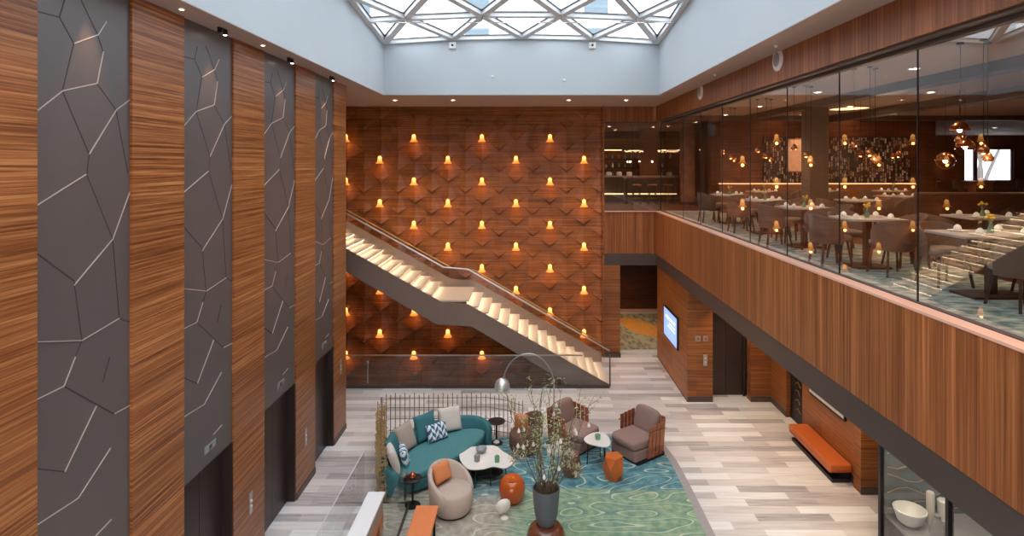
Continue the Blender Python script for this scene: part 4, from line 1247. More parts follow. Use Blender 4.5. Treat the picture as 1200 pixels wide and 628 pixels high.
for pts, r in br:
    for q in pts[2:]:
        for k in range(3):
            c = q + Vector((random.uniform(-.05, .05), random.uniform(-.05, .05), random.uniform(-.04, .05)))
            a = random.random() * 6.28; s_ = random.uniform(.012, .024)
            u = Vector((math.cos(a), math.sin(a), random.uniform(-.5, .5))) * s_ * 1.6; w = Vector((-math.sin(a), math.cos(a), random.uniform(-.5, .5))) * s_ * .6
            m.add([c - u, c - w + Vector((0, 0, .003)), c + u, c + w + Vector((0, 0, .003))], [(0, 1, 2, 3)])
m.build('leaves', M['leaf'], t)['kind'] = 'stuff'
# grassy dried filler
random.seed(5)
m = MB()
for i in range(24):
    a = random.random() * 2 * PI; sp = random.uniform(.1, .62); hh = random.uniform(.35, 1.0)
    p0 = Vector((.12 * math.cos(a), .12 * math.sin(a), .5)); p2 = Vector((sp * math.cos(a), sp * math.sin(a), .5 + hh)); p1 = (p0 + p2) / 2 + Vector((0, 0, .12))
    m.tube([p0, p1, p2], [.004, .003, .001], 3)
m.build('dried_grass', M['branch'], t)['kind'] = 'stuff'
m = MB(); st_ = MB()
for cx_, cy_, cz_, R0 in ((-.36, .10, 1.12, .17), (-.52, .2, 1.0, .13), (.40, .12, .98, .14), (.50, -.02, .88, .11)):
    st_.tube([(.12 * cx_, .12 * cy_, .5), (cx_ * .6, cy_ * .6, cz_ * .85), (cx_, cy_, cz_)], [.006, .004, .003], 5)
    for k in range(150):
        v = Vector((random.gauss(0, 1), random.gauss(0, 1), random.gauss(0, 1))).normalized() * R0 * random.random() ** .4
        c = Vector((cx_, cy_, cz_)) + v; u = v.normalized() * .022; w_ = v.cross(Vector((.3, .5, .8))).normalized() * .009
        m.add([c - u, c - w_, c + u, c + w_], [(0, 1, 2, 3)])
        if k % 3 == 0: st_.tube([(cx_, cy_, cz_ - .05), c], .0015, 3)
m.build('dried_flower_heads', M['plume'], t)['kind'] = 'stuff'
st_.build('flower_stems', M['branch'], t)['kind'] = 'stuff'
random.seed(21)
cand = []
for pts, r in br:
    for q in pts[3:]: cand.append(q)
random.shuffle(cand)
got = []
for q in cand:
    w = Vector((PX_, PY_, .457)) + q
    Lr = random.uniform(.12, .5)
    if w.z - Lr < .85: continue
    if math.hypot(q.x, q.y) < .24: continue
    if all((w - g[0]).length > .13 for g in got): got.append((w, Lr))
    if len(got) == 26: break
for i, (w, Lr) in enumerate(got):
    o = thing('drop_ornament', 'small white drop ornament hung on a bare branch of the planter', 'ornament', w - Vector((0, 0, Lr)), 0, 'white drop ornaments in the branches')
    q = MB(); q.lathe([(.0, -.045), (.022, -.035), (.028, -.015), (.018, .01), (.004, .04)], 12); q.build('drop', M['white'], o, smooth=True)
    q = MB(); q.tube([(0, 0, .035), (0, 0, Lr)], .0015, 4); q.build('thread', M['steel'], o)

# ------------------------------------------------------------------ arc lamp
AX, AY = .56, 12.75
t = thing('arc_floor_lamp', 'chrome arc floor lamp with a dome head curving over the seating', 'floor lamp', (AX, AY, .022))
pts = [(0, 0, .1), (0, 0, 1.45)]
# arc from pole top over to the dome
for k in range(1, 17):
    a = PI * k / 16 * .93
    pts.append((-.56 + .56 * math.cos(a) * 1.0, 0, 1.45 + .70 * math.sin(a)))
m = MB(); m.tube(pts, .016, 8); m.build('pole', M['steel'], t, smooth=True)
hx, hz = pts[-1][0], pts[-1][2]
m = MB(); m.lathe([(.02, .02), (.07, .0), (.13, -.05), (.165, -.13), (.165, -.20), (.14, -.24), (.13, -.235), (.02, -.235)], 28, c=(hx - .02, 0, hz)); m.build('lamp_shade', M['dome'], t, smooth=True)
m = MB(); m.lathe([(.11, 0), (.10, -.008)], 20, c=(hx - .02, 0, hz - .24)); m.build('diffuser', M['warm_soft'], t)
m = MB(); m.prism(rrect(-.16, .16, -.16, .16, .03), 0, .12); m.build('base', M['marble'], t, bevel=.01)

# ------------------------------------------------------------------ bench lower right, woven bench lower left
bx, by0, by1 = 0, 0, 0
t = thing('wall_bench', 'long orange tan leather bench on a dark base along the lower right wall', 'bench', (6.15, 12.5, 0))
m = MB(); m.prism(rrect(-.22, .22, -.93, .93, .04), .24, .36); m.build('seat', M['leather'], t, bevel=.025, seg=3)
m = MB(); m.box(-.21, .21, -.9, .9, .20, .24); m.build('frame', M['leather'], t)
m = MB(); m.box(-.16, .2, -.9, .88, 0, .07); m.build('plinth', M['black'], t)
m = MB(); m.box(.02, .2, -.85, .85, .07, .20); m.build('support', M['black'], t)
t = thing('woven_bench', 'orange woven leather bench at the bottom edge, left of the beige tub chair', 'bench', (-1.72, 9.1, .022))
m = MB(); m.prism(rrect(-.19, .19, -.95, .95, .02), .38, .44); m.build('seat', M['woven_orange'], t, bevel=.012)
for sx in (-.14, .14):
    for sy in (-.8, .8):
        m = MB(); m.box(sx - .02, sx + .02, sy - .02, sy + .02, 0, .38); m.build('leg', M['black'], t)
m = MB(); m.box(-.17, .17, -.9, .9, .33, .38); m.build('frame', M['black'], t)

# ------------------------------------------------------------------ glass enclosure lower left
t = thing('glass_enclosure', 'clear frameless glass balustrade panels around the low white parapet at the lower left', 'balustrade', (-2.6, 9.2, 0))
for y0, y1 in ((-1.9, -.62), (-.6, 1.67)):
    m = MB(); m.add([(-.42, y0, .03), (-.42, y1, .03), (-.42, y1, 1.0), (-.42, y0, 1.0)], [(0, 1, 2, 3)]); m.build('glass_panel', M['glass'], t)
    m = MB(); m.add([(.41, y0, .03), (.41, y1, .03), (.41, y1, .95), (.41, y0, .95)], [(0, 1, 2, 3)]); m.build('glass_panel', M['glass'], t)
    m = MB(); m.box(-.426, -.414, y0, y1, 1.0, 1.006); m.build('polished_edge', M['white_steel'], t)
m = MB(); m.add([(-.42, 1.68, .03), (.41, 1.68, .03), (.41, 1.68, .95), (-.42, 1.68, .95)], [(0, 1, 2, 3)]); m.build('glass_panel', M['glass'], t)
m = MB(); m.box(.39, .43, -1.9, 1.7, 0, .05); m.box(-.44, -.40, -1.9, 1.7, 0, .05); m.box(-.4, .39, 1.66, 1.7, 0, .03); m.build('base_channel', M['band'], t)
t = thing('parapet', 'low parapet with a flat white top and timber side inside the glass enclosure, lower left', 'parapet', (-2.49, 8.0, 0))
m = MB(); m.box(-.14, .14, -1.6, 1.68, .86, .9); m.build('coping', M['white_wall'], t, bevel=.004)
m = MB(); m.box(-.12, .12, -1.58, 1.6, 0, .86); m.build('body', M['taupe'], t)
m = MB(); m.box(.12, .13, -1.58, 1.6, .35, .6); m.build('timber_strip', M['orange_wood'], t)

# ------------------------------------------------------------------ lower right fittings
t = thing('wall_screen', 'bluish lit display screen on the timber side wall under the mezzanine', 'screen', (XR, 17.22, 1.52))
m = MB(); m.box(-.05, 0, -.80, .80, -.45, .45); m.build('casing', M['black'], t, bevel=.006)
m = MB(); m.box(-.054, -.05, -.76, .76, -.41, .41); m.build('display', M['screen'], t)
m = MB(); m.box(-.056, -.054, -.6, .55, .16, .24); m.box(-.056, -.054, -.6, .1, .04, .08); m.box(-.056, -.054, -.6, .3, -.06, -.02); m.build('display_text', M['screen_light'], t)
s_ = FPX / 15.53
for k, (px, wd) in enumerate(((818, 'left'), (827, 'right'))):
    t = thing('wall_plate', 'small square steel plate beside the lower right lift doors, ' + wd + ' of the pair', 'wall plate', ((px - 619) / s_, 15.54, EYE - (397 - 191) / s_), 0, 'steel plates by the lift')
    m = MB(); m.box(-.075, .075, -.012, 0, -.075, .075); m.build('plate', M['steel'], t, bevel=.003)
    m = MB(); m.box(-.03, .03, -.016, -.012, -.03, .03); m.build('insert', M['wood_red'], t)
t = thing('call_plate', 'tall slim steel call plate left of the lower right lift doors', 'call button', ((826.5 - 619) / s_, 15.54, 1.1), 0)
m = MB(); m.box(-.055, .055, -.012, 0, -.15, .15); m.build('plate', M['steel'], t, bevel=.003)
for zz in (.05, -.05):
    m = MB(); m.lathe([(.02, 0), (.016, .008)], 12, T=TR(0, -.012, zz, PI / 2)); m.build('button', M['white'], t)

# wall niche above the bench
t = thing('wall_picture', 'long narrow lit picture strip in a dark frame above the orange bench', 'picture', (6.4, 12.6, 1.22))
m = MB(); m.box(-.04, 0, -.76, .76, -.12, .16); m.build('frame', M['black'], t)
m = MB(); m.box(-.045, -.04, -.72, .72, -.08, .12); m.build('print', flat('muted_print', srgb(198, 200, 196), .5, 0, .35, 12), t)

# display case in the lower right
GX = 5.8
t = thing('display_case', 'tall glazed display case with black frame under the mezzanine, lower right corner', 'display case', (GX, 7.9, 0))
for y in (1.78, .22, -1.34):
    m = MB(); m.box(-.03, .05, y - .03, y + .03, 0, ZUB - .03); m.build('frame_post', M['black'], t)
m = MB(); m.box(-.03, .05, -2.9, 1.75, 0, .1); m.build('frame_rail', M['black'], t)
m = MB(); m.box(-.03, .05, -2.9, 1.75, 2.82, 2.93); m.build('frame_rail', M['black'], t)
for y0, y1 in ((-1.31, .19), (.25, 1.75)):
    m = MB(); m.add([(0, y0, .1), (0, y1, .1), (0, y1, 2.82), (0, y0, 2.82)], [(0, 1, 2, 3)]); m.build('pane', M['glass_rail'], t)
mur = flat('dark_teal_mural', srgb(48, 78, 80), .6, 0, .8, 3.5)
m = MB(); m.box(0.05, 1.4, 1.78, 1.84, 0, 2.93); m.build('end_panel', mur, t)
m = MB(); m.box(1.4, 1.46, -2.9, 1.84, 0, 2.93); m.build('back_panel', mur, t)
random.seed(9)
for k in range(11):
    z0 = .25 + k * .22; m = MB()
    m.tube([(.1 + j * .16, 1.765, z0 + .07 * math.sin(j * 1.1 + k * 2)) for j in range(9)], .007, 5)
    m.build('wave_relief', M['brass'], t)
m = MB(); m.box(.06, 1.38, .2, 1.76, .5, .55); m.build('shelf', M['grey_glass'], t)
m = MB(); m.box(.06, 1.38, -2.8, .18, .3, .35); m.build('shelf', M['grey_glass'], t)
lamp('AREA', 'case_light', t, (.6, .9, 2.7), 9, (1, .9, .75), .8, sy=.8)
V = [((6.06, 9.35, .552), [(0, 0), (.08, 0), (.18, .08), (.24, .26), (.22, .27), (.14, .12), (.03, .04)], 'white', 'bowl', 'large white bowl at the left of the shelf in the display case', 'bowl'),
     ((6.22, 8.95, .552), [(0, 0), (.07, 0), (.11, .12), (.07, .3), (.04, .36), (.05, .4)], 'grey_glass', 'vase', 'pale bulbous vase right of the white bowl in the display case', 'vase'),
     ((6.42, 9.4, .552), [(0, 0), (.055, 0), (.06, .48), (.05, .5)], 'cream', 'vase', 'tall cream cylinder vase at the back of the display case', 'vase'),
     ((6.7, 9.5, .552), [(0, 0), (.08, 0), (.09, .3), (.07, .32)], 'white', 'vase', 'short white cylinder vase in the display case corner', 'vase'),
     ((6.4, 7.7, .352), [(0, 0), (.1, 0), (.2, .2), (.08, .42), (.1, .45)], 'green_glass', 'vase', 'green vase in the nearest bay of the display case', 'vase')]
for c, prof, mt, nm, lb, cat in V:
    m = MB(); m.lathe(prof, 24, c=c); tag(m.build(nm, M[mt], smooth=True), lb, cat)

# ------------------------------------------------------------------ restaurant on the upper floor
ZF = ZU - .02
# room shell
b = MB(); b.box(5.95, 13.3, 19.22, 19.5, ZF, ZRC); b.box(13.0, 13.3, 19.5, 30.8, ZF, ZRC)
struct(b.build('wall_restaurant', M['wood_dark']))
b = MB(); b.box(2.42, 13.0, 27.0, 27.2, ZF, ZRC); b.box(1.9, 2.42, YB + .25, 27.2, 0, ZRC); struct(b.build('wall_bar', M['wood_dark']))
# far facade with windows: piers and sill
b = MB()
xsf = [13.3, 17.0, 17.9, 18.3, 20.3, 22.6, 24.8, 27.0]
b.box(13.3, 27, 30.8, 31, ZF, 5.35); b.box(13.3, 27, 30.8, 31, 7.0, ZRC)
for x0, x1 in ((13.3, 17.6), (18.6, 20.2), (20.9, 22.8), (25.4, 27)): b.box(x0, x1, 30.8, 31, 5.35, 7.0)
b.box(27, 27.2, -3, 31, ZF, ZRC)
struct(b.build('wall_facade', M['wood_dark']))
for k, (x0, x1) in enumerate(((17.6, 18.6), (20.2, 20.9), (22.8, 25.4))):
    w = struct(thing('window_%d' % (16 + k), None, None, ((x0 + x1) / 2, 30.9, 5.35)))
    h = (x1 - x0) / 2
    m = MB(); m.add([(-h, 0, 0), (h, 0, 0), (h, 0, 1.65), (-h, 0, 1.65)], [(0, 1, 2, 3)]); m.build('pane', M['glass'], w)
    m = MB(); m.box(-h, -h + .08, -.04, .04, 0, 1.65); m.box(h - .08, h, -.04, .04, 0, 1.65); m.box(-h, h, -.04, .04, 0, .06)
    if k == 2: m.box(-.75, -.55, -.04, .04, 0, 1.65)
    m.build('window_frame', M['black'], w)
# bare tree outside the far window
tt = thing('bare_tree', 'bare winter tree seen through the far restaurant window', 'tree', (27.5, 36, 0))
random.seed(4)
def grow(p, d, L, r, dep, par):
    pts = [p.copy()]
    for j in range(4):
        d = (d + Vector((random.uniform(-.2, .2), random.uniform(-.2, .2), .04))).normalized(); p = p + d * L / 4; pts.append(p.copy())
    m = MB(); m.tube(pts, [r * (1 - .1 * j) for j in range(5)], 6)
    acc = [m]
    if dep:
        for k in range(3):
            acc += grow(p, (d + Vector((random.uniform(-.8, .8), random.uniform(-.4, .4), random.uniform(0, .5)))).normalized(), L * .72, r * .55, dep - 1, par)
    return acc
parts_ = grow(Vector((0, 0, 0)), Vector((0, 0, 1)), 4.6, .22, 4, None)
parts_[0].build('trunk', M['tree_bark'], tt, smooth=True)
m = MB()
for q in parts_[1:]: m.add(q.v, q.f)
m.build('branches', M['tree_bark'], tt, smooth=True)['kind'] = 'stuff'

# decorative wall of hanging tiles
dw = thing('mosaic_wall', 'long art wall of small dark and pale vertical tiles behind the dining tables', 'wall art', (10.05, 19.2, 5.66))
m = MB(); m.box(-2.4, 2.4, -.04, 0, 0, 1.5); m.build('backing', M['black'], dw)
random.seed(2)
m = MB()
mats = [M['taupe'], M['cream'], M['mauve'], M['band']]
for i in range(68):
    z = random.random() * .05
    while z < 1.44:
        h = .05 + random.random() * .12
        if random.random() < .62:
            m.m = random.choice((0, 0, 1, 2, 2, 3)); x = -2.37 + i * .07
            m.box(x, x + .03, -.06 - random.random() * .03, -.04, z, min(z + h, 1.47))
        z += h + .03
m.build('tiles', mats, dw)['kind'] = 'stuff'
t = thing('framed_picture', 'bright warm picture on the art wall left of the grey column', 'picture', (8.75, 19.1, 6.0))
m = MB(); m.box(-.38, .38, -.06, 0, 0, 1.1); m.build('frame', M['wood_red'], t)
m = MB(); m.box(-.34, .34, -.065, -.06, .04, 1.06); m.build('canvas', flat('pink_print', srgb(226, 176, 150), .5, 0, .3, 6), t)
lamp('SPOT', 'picture_light', t, (0, -.9, 1.6), 30, (1, .75, .5), .03, 50, .6, (R(40), 0, 0))

# column
cc = thing('round_column', 'square grey column rising among the dining tables', 'column', (7.3, 15, ZF))
m = MB(); m.box(-.24, .24, -.24, .24, 0, ZRC - ZF); m.build('shaft', M['column'], cc, bevel=.02)
m = MB(); m.box(-.26, .26, -.26, .26, 0, .12); m.build('plinth', M['band'], cc)
cc['label'] = 'square grey column rising among the dining tables'; cc.name = 'square_column'
c2 = thing('dark_column', 'dark slim column at the left end of the restaurant beyond the glass', 'column', (6.1, 19.9, ZF))
m = MB(); m.box(-.2, .2, -.2, .2, 0, ZRC - ZF); m.build('shaft', M['lift_metal'], c2)
m = MB(); m.box(-.22, .22, -.22, .22, 0, .12); m.build('plinth', M['band'], c2)

# long booth seat under the art wall, with lit ledge
bo = thing('booth_bench', 'long tan leather booth bench under the lit ledge of the art wall', 'booth', (9.4, 18.85, ZF))
m = MB(); m.box(-3.2, 3.2, -.35, .25, 0, .3); m.build('plinth', M['booth_dark'], bo)
m = MB(); m.prism(rrect(-3.2, 3.2, -.38, .15, .05), .3, .46); m.build('seat', M['booth'], bo, bevel=.03)
m = MB(); m.prism(rrect(-3.2, 3.2, .12, .3, .05), .3, .9); m.build('backrest', M['booth'], bo, bevel=.04)
m = MB(); m.box(-3.2, 3.2, .29, .33, .9, .92); m.build('light_strip', M['warm_soft'], bo)
b2 = thing('booth_bench', 'high dark brown booth partition behind the nearest window table', 'booth', (9.3, 11.6, ZF))
m = MB(); m.box(-1.9, 1.9, -.3, .3, 0, .42); m.build('seat', M['booth_dark'], b2, bevel=.03)
m = MB(); m.prism(rrect(-1.9, 1.9, -.42, -.26, .05), 0, 1.02); m.build('backrest', M['booth_dark'], b2, bevel=.04)
m = MB(); m.box(-1.93, 1.93, -.45, -.23, 0, .1); m.build('plinth', M['black'], b2)

# dining chair
def dining_chair():
    t = thing('dining_chair', None, 'chair', (0, 0, 0), 0, 'dining chairs in the restaurant')
    m = MB(); m.se((0.02, 0, .44), (.25, .24, .055), .5, .5, 22, 10); m.build('seat', M['dseat'], t, smooth=True, angle=80)
    m = MB(); m.shell(.29, .265, R(75), R(285), .36, lambda u: .60 + .20 * max(0, math.sin(PI * u)) ** .5, .045, 22, lean=.05); m.build('backrest', M['dchair'], t, smooth=True, angle=60)
    for sx, sy in ((.17, .17), (.17, -.17), (-.17, .16), (-.17, -.16)):
        m = MB(); m.bar((sx * 1.35, sy * 1.3, 0), (sx, sy, .41), .03, .03); 
        m.build('leg', M['dleg'], t)
    return t
dc = dining_chair(); dcu = [False]
def chair(x, y, face, lb):
    if not dcu[0]:
        dcu[0] = True; o = dc; o.location = (x, y, ZF); o.rotation_euler = (0, 0, face)
    else: o = dup(dc, (x, y, ZF), face)
    o['label'] = lb; o['group'] = 'dining chairs in the restaurant'; return o
def dtable(x, y, w, d, lb):
    t = thing('dining_table', lb, 'table', (x, y, ZF), 0, 'dining tables in the restaurant')
    m = MB(); m.prism(rrect(-w / 2, w / 2, -d / 2, d / 2, .03), .72, .75); m.build('table_top', M['tabletop'], t, bevel=.005)
    m = MB(); m.bar((0, 0, .03), (0, 0, .72), .09, .09); m.build('pedestal', M['dleg'], t)
    m = MB(); m.box(-w * .3, w * .3, -d * .3, d * .3, 0, .03); m.build('base', M['dleg'], t)
    return t
cup0 = None
def cup_proto():
    t = thing('folded_napkin', None, 'napkin', (0, 0, 0))
    m = MB(); m.lathe([(.035, .012), (.045, .03), (.035, .06), (.012, .08)], 10); m.build('napkin_fold', M['white'], t, smooth=True)
    m = MB(); m.lathe([(.0, .0), (.1, .004), (.11, .012)], 18); m.build('plate', M['white'], t, smooth=True)
    return t
cup0 = cup_proto(); cu = [False]
vase0 = None
def set_table(x, y, w, d, desc, pos, vase=True):
    for i, (px, py) in enumerate(pos):
        lb = 'white folded napkin, %s setting on %s' % (['left front', 'right front', 'left back', 'right back', 'extra'][i], desc)
        if not cu[0]: o = cup0; cu[0] = True
        else: o = dup(cup0)
        o.location = (x + px, y + py, ZF + .75); o['label'] = lb; o['group'] = 'napkin settings on the dining tables'
        m = MB(); m.box(-.03, .03, -.1, .1, 0, .006)
    if vase:
        v = thing('bud_vase', 'small vase of yellow flowers on ' + desc, 'vase', (x, y, ZF + .75), 0, 'bud vases on the dining tables')
        m = MB(); m.lathe([(.0, 0), (.03, 0), (.035, .04), (.02, .09), (.024, .1)], 12); m.build('vessel', M['green_glass'], v, smooth=True)
        random.seed(int(x * 100 + y * 10))
        for k in range(6):
            a = random.random() * 6.28; q = (.05 * math.cos(a), .05 * math.sin(a), .16 + random.random() * .06)
            m = MB(); m.tube([(0, 0, .09), q], .002, 4); st_ = m.build('stem', M['leaf'], v)
            m = MB(); m.se(q, (.02, .02, .016), 1, 1, 8, 6); m.build('flower', M['yellow'], st_, smooth=True)
# row along the glass
rowT = [(5.35, 7.0, 'the nearest window table'), (5.15, 8.95, 'the second window table'), (5.2, 11.1, 'the third window table'), (5.35, 13.3, 'the fourth window table'), (5.3, 15.5, 'the farthest window table')]
for i, (x, y, ds) in enumerate(rowT):
    w = 1.15 if i == 0 else .85
    dtable(x + (.15 if i == 0 else 0), y, w, .7, 'pale topped dining table along the glass, ' + ['nearest', 'second', 'third', 'fourth', 'farthest'][i] + ' from the camera')
    set_table(x + (.15 if i == 0 else 0), y, w, .7, ds, [(-.28, -.2), (.24, -.2), (-.25, .2), (.25, .2)])
    chair(x + .0, y - .62, PI / 2, 'dining chair, back to the camera, at ' + ds)
    chair(x + .05, y + .66, -PI / 2, 'dining chair facing the camera across ' + ds)
    if i > 0: chair(x - .5, y + .12, 0, 'dining chair between the glass and ' + ds)
    chair(x + (.85 if i == 0 else .62), y + .05, PI, 'dining chair on the inner side of ' + ds)
# inner tables
row2 = [(7.1, 9.2, 'the nearest inner table'), (7.45, 13.2, 'the inner table before the column'), (6.9, 17.2, 'the inner table before the left booth'), (8.9, 17.6, 'the middle booth table'), (10.9, 17.6, 'the right booth table'), (9.3, 14.8, 'the inner table right of the column')]
for i, (x, y, ds) in enumerate(row2):
    dtable(x, y, .85, .75, 'pale topped dining table, ' + ds.replace('the ', '', 1))
    set_table(x, y, .85, .75, ds, [(-.25, -.2), (.25, -.2), (-.22, .2), (.22, .2)], i % 2 == 0)
    chair(x, y - .65, PI / 2, 'dining chair, back to the camera, at ' + ds)
    chair(x - .66, y, 0, 'dining chair at the left side of ' + ds)
    if i not in (3, 4): chair(x + .66, y, PI, 'dining chair at the right side of ' + ds)
# tables by the far windows
for i, x in enumerate((18.5, 21.0, 24.0)):
    ds = 'the far window table at the ' + ['left', 'middle', 'right'][i]
    dtable(x, 27.5, 1.0, .8, 'pale dining table near the far windows, ' + ['left', 'middle', 'right'][i] + ' of three')
    chair(x - .3, 26.7, PI / 2, 'dining chair in front of ' + ds)
    chair(x - .75, 27.6, 0, 'dining chair left of ' + ds)

# pendant lamps in threes
def pendant(x, y, z, mt, lb, r=.055, e=6):
    t = thing('pendant_lamp', lb, 'pendant lamp', (x, y, z), 0, 'pendant lamps over the dining tables')
    m = MB(); m.tube([(0, 0, r * 1.3), (0, 0, ZRC - z)], .004, 5); m.build('cord', M['black'], t)
    m = MB(); m.lathe([(.012, r * 1.5), (.02, r * 1.35), (r * .7, r * .9), (r * 1.15, 0), (r * 1.0, -r * .5), (r * .6, -r * .8)], 18, cap=False); m.build('lamp_shade', M[mt], t, smooth=True, angle=70)
    m = MB(); m.se((0, 0, 0), (r * .62, r * .62, r * .62), 1, 1, 12, 8); m.build('bulb', M['down'] , t, smooth=True)
    m = MB(); m.lathe([(.04, 0), (.04, -.02)], 12, c=(0, 0, ZRC - z)); m.build('ceiling_rose', M['black'], t)
    if e: lamp('POINT', 'glow', t, (0, 0, -r * 1.6), e, (1, .62, .34), .04)
    return t
for i, (x, y, ds) in enumerate(rowT):
    for k, (ox, oy, z) in enumerate(((-.14, .1, 6.58), (.0, -.08, 6.45), (.16, .06, 6.36))):
        pendant(x + ox, y + oy, z, 'copper', ['highest', 'middle', 'lowest'][k] + ' copper pendant lamp of three over ' + ds, e=10 if k == 1 else 0)
for i, (x, y, ds) in enumerate(row2[1:]):
    pendant(x, y, 6.5, 'copper', 'single copper pendant lamp over ' + ds, .07, 8)

# big glass globe cluster near the far right
for k, (ox, z, lb) in enumerate(((0, 6.95, 'topmost'), (.18, 6.62, 'middle'), (-.14, 6.35, 'lowest'))):
    t = thing('globe_pendant', lb + ' of three copper glass globes hanging right of the nearest booth', 'pendant lamp', (8.5 + ox, 11.6 + .1 * k, z), 0, 'copper glass globes')
    m = MB(); m.se((0, 0, 0), (.17, .17, .17), 1, 1, 24, 16); m.build('globe', M['glass'], t, smooth=True)
    m = MB(); m.lathe([(.17, 0), (.172, .02), (.14, .1), (.05, .165)], 20, cap=False); m.build('cap', M['copper'], t, smooth=True)
    m = MB(); m.tube([(0, 0, .16), (0, 0, ZRC - z)], .005, 5); m.build('cord', M['black'], t)
    m = MB(); m.se((0, 0, 0), (.04, .04, .05), 1, 1, 12, 8); m.build('bulb', M['down'], t, smooth=True)

# ceiling downlights
k = 0
for y in (6.2, 9.0, 12.0, 15.0, 17.6):
    for x in (5.9, 8.2, 10.8):
        downlight(x, y, ZRC - .002, 'restaurant ceiling light, %s row from the glass, %s from the camera' % (['first', 'second', 'third'][int((x > 7)) + int(x > 9)], ['nearest', 'second', 'third', 'fourth', 'farthest'][[6.2, 9.0, 12.0, 15.0, 17.6].index(y)]), 'restaurant ceiling lights', 36, 120, .07, (1, .66, .38))
for x in (15.5, 19, 22.5):
    for y in (14, 19, 24):
        downlight(x, y, ZRC - .002, 'ceiling light in the deep right of the restaurant, column %s from left, %s' % ({15.5: 'first', 19: 'second', 22.5: 'third'}[x], {14: 'near', 19: 'middle', 24: 'far'}[y]), 'far restaurant ceiling lights', 36, 120, .07, (1, .66, .38))

# ------------------------------------------------------------------ bar beyond the back glass
bc = thing('bar_counter', 'long dark bar counter with pale stone top at the far upper left of the restaurant', 'bar counter', (3.9, 24.3, ZF))
m = MB(); m.box(-1.3, 1.6, -.3, .3, 0, 1.0); m.build('body', M['band'], bc)
m = MB(); m.box(-1.35, 1.65, -.36, .36, 1.0, 1.05); m.build('worktop', M['tabletop'], bc, bevel=.005)
m = MB(); m.box(-1.25, 1.55, -.33, -.30, .3, .34); m.build('light_strip', M['warm_soft'], bc)
sh_ = thing('back_bar_shelf', 'dark shelving full of crockery and bottles behind the bar counter', 'shelf', (4.4, 26.8, ZF))
m = MB(); m.box(-1.9, 2.4, -.05, .1, 0, 2.7); m.build('back_panel', M['wood_wall'], sh_)
for z in (.95, 1.35, 1.75, 2.15):
    m = MB(); m.box(-1.9, 2.4, -.35, -.05, z, z + .03); m.build('shelf_board', M['dleg'], sh_)
m = MB(); m.box(-1.9, -.2, -.37, -.35, 2.14, 2.18); m.box(.1, 2.4, -.37, -.35, 2.14, 2.18); m.build('light_strip', M['warm_soft'], sh_)
random.seed(8)
nb = 0
for z, zn in ((.98, 'lowest'), (1.38, 'second'), (1.78, 'third')):
    for i in range(14):
        x = 4.4 - 1.75 + i * .29
        mt = random.choice(['white', 'green_glass', 'orange_gloss', 'copper', 'grey_glass', 'cream'])
        hh = random.uniform(.14, .28)
        m = MB(); m.lathe([(0, 0), (.045, 0), (.05, hh * .6), (.02, hh * .8), (.018, hh)], 10, c=(x, 26.6, ZF + z))
        o = m.build('bottle', M[mt], smooth=True); tag(o, 'small bottle on the %s shelf behind the bar, %s from the left' % (zn, (ords + ['thirteenth', 'fourteenth'])[i]), 'bottle', 'bottles on the back bar')
for i in range(4):
    m = MB(); m.lathe([(0, 0), (.09, 0), (.12, .04), (.11, .14), (.06, .16)], 14, c=(2.9 + i * .42, 24.2, ZF + 1.05)); tag(m.build('white_bowl', M['white'], smooth=True), 'white bowl on the bar counter, %s from the left' % ords[i], 'bowl', 'white bowls on the bar')
def stool(x, y, lb):
    t = thing('bar_stool', lb, 'bar stool', (x, y, ZF), 0, 'bar stools')
    m = MB(); m.lathe([(.17, .70), (.19, .74), (.16, .78)], 18); m.build('seat', M['booth'], t, smooth=True)
    for a in range(4):
        c, s = math.cos(a * PI / 2 + .78), math.sin(a * PI / 2 + .78)
        m = MB(); m.bar((c * .22, s * .22, 0), (c * .13, s * .13, .70), .03, .03); m.build('leg', M['dleg'], t)
    m = MB(); m.tube([(.18 * math.cos(q), .18 * math.sin(q), .25) for q in [i * PI / 8 for i in range(17)]], .009, 6, cap=False); m.build('foot_ring', M['brass'], t)
for i, (x, y) in enumerate(((4.1, 22.3), (4.7, 22.3), (5.3, 22.3))):
    stool(x, y, ['leftmost', 'middle', 'rightmost'][i] + ' slim bar stool at the high table behind the corner glass')
ht = thing('high_table', 'high timber table by the bar stools behind the corner glass', 'table', (4.7, 23.0, ZF))
m = MB(); m.box(-1.0, 1.0, -.3, .3, .98, 1.03); m.build('table_top', M['wood_red'], ht)
for sx in (-.9, .9):
    m = MB(); m.box(sx - .04, sx + .04, -.25, .25, 0, .98); m.build('leg', M['dleg'], ht)
ap = thing('art_column', 'lit column wrapped in a colourful mottled artwork in the bar area', 'column', (6.1, 22.6, ZF))
m = MB(); m.lathe([(.28, 0), (.28, ZRC - ZF)], 24); m.build('shaft', flat('mottled_artwork', srgb(196, 140, 120), .5, 0, .8, 3.5), ap, smooth=True, angle=50)
m = MB(); m.lathe([(.3, 0), (.3, .1)], 24); m.build('plinth', M['band'], ap)
wc = thing('stone_column', 'pale warm stone column left of the art column in the bar area', 'column', (5.2, 25.35, ZF))
m = MB(); m.box(-.35, .35, -.3, .3, 0, ZRC - ZF); m.build('shaft', M['booth'], wc, bevel=.02)
m = MB(); m.box(-.37, .37, -.32, .32, 0, .1); m.build('plinth', M['band'], wc)
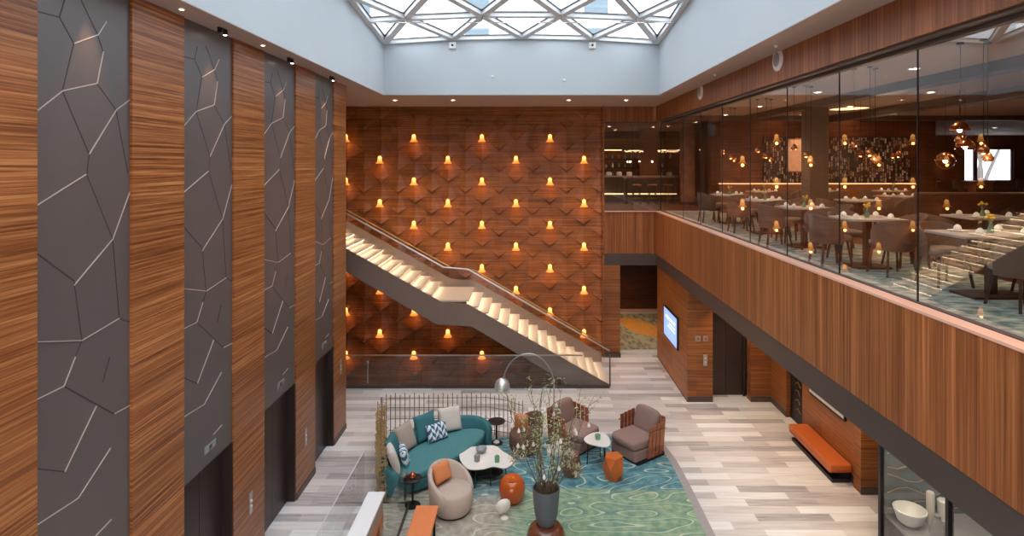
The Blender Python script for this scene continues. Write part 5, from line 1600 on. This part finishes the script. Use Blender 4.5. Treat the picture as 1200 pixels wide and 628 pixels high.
for i, (x, y, w) in enumerate(((4.1, 22.8, .7), (5.4, 22.8, .75), (6.6, 21.6, .6))):
    t = thing('linear_chandelier', 'glowing crystal bar light hanging above the bar, %s from the left' % ords[i], 'chandelier', (x, y, 6.75), 0, 'crystal bar lights')
    m = MB(); m.box(-w / 2, w / 2, -.05, .05, .05, .08); m.build('rail', M['black'], t)
    random.seed(i)
    m = MB()
    for k in range(22):
        m.se((-w / 2 + w * k / 21, random.uniform(-.04, .04), random.uniform(-.03, .04)), (.018, .018, .022), 1, 1, 6, 4)
    m.build('crystals', M['warm_soft'], t)['kind'] = 'stuff'
    m = MB(); m.tube([(-w / 3, 0, .08), (-w / 3, 0, ZRC - 6.75)], .004, 4); m.tube([(w / 3, 0, .08), (w / 3, 0, ZRC - 6.75)], .004, 4); m.build('cord', M['black'], t)
for i, (x, y) in enumerate(((3.2, 20.6), (4.6, 20.8), (5.9, 20.8), (3.2, 23.2), (5.0, 23.6), (7.4, 21.5), (3.8, 25.6), (9.5, 23))):
    downlight(x, y, ZRC - .002, 'round ceiling light over the bar area, ' + ['front left', 'front middle', 'front right', 'middle left', 'middle right', 'right beside the art column', 'back left over the counter', 'far right side room'][i], 'bar ceiling lights', 34, 110, .06, (1, .62, .36))

for i, (x, y, wd) in enumerate(((8.5, 15.6, 'right beside the grey column'), (10.2, 15.1, 'second to the right of the grey column'), (8.0, 18.6, 'over the left end of the booth'), (10.4, 18.8, 'over the middle of the booth'), (12.4, 13.6, 'over the dark booth partition'), (14.8, 13.2, 'far right beyond the booth partition'))):
    t = thing('cove_light', 'large softly glowing oval ceiling recess ' + wd, 'ceiling light', (x, y, ZRC), 0, 'glowing ceiling recesses')
    m = MB(); m.lathe([(.46, 0), (.5, 0), (.5, -.02), (.46, -.022)], 32, sx=1.0, sy=1.2, cap=False); m.build('trim_ring', M['ceiling_r'], t, smooth=True)
    m = MB(); m.lathe([(.455, -.006), (.40, -.008)], 32, sx=1.0, sy=1.2); m.build('diffuser', M['warm_soft'], t)
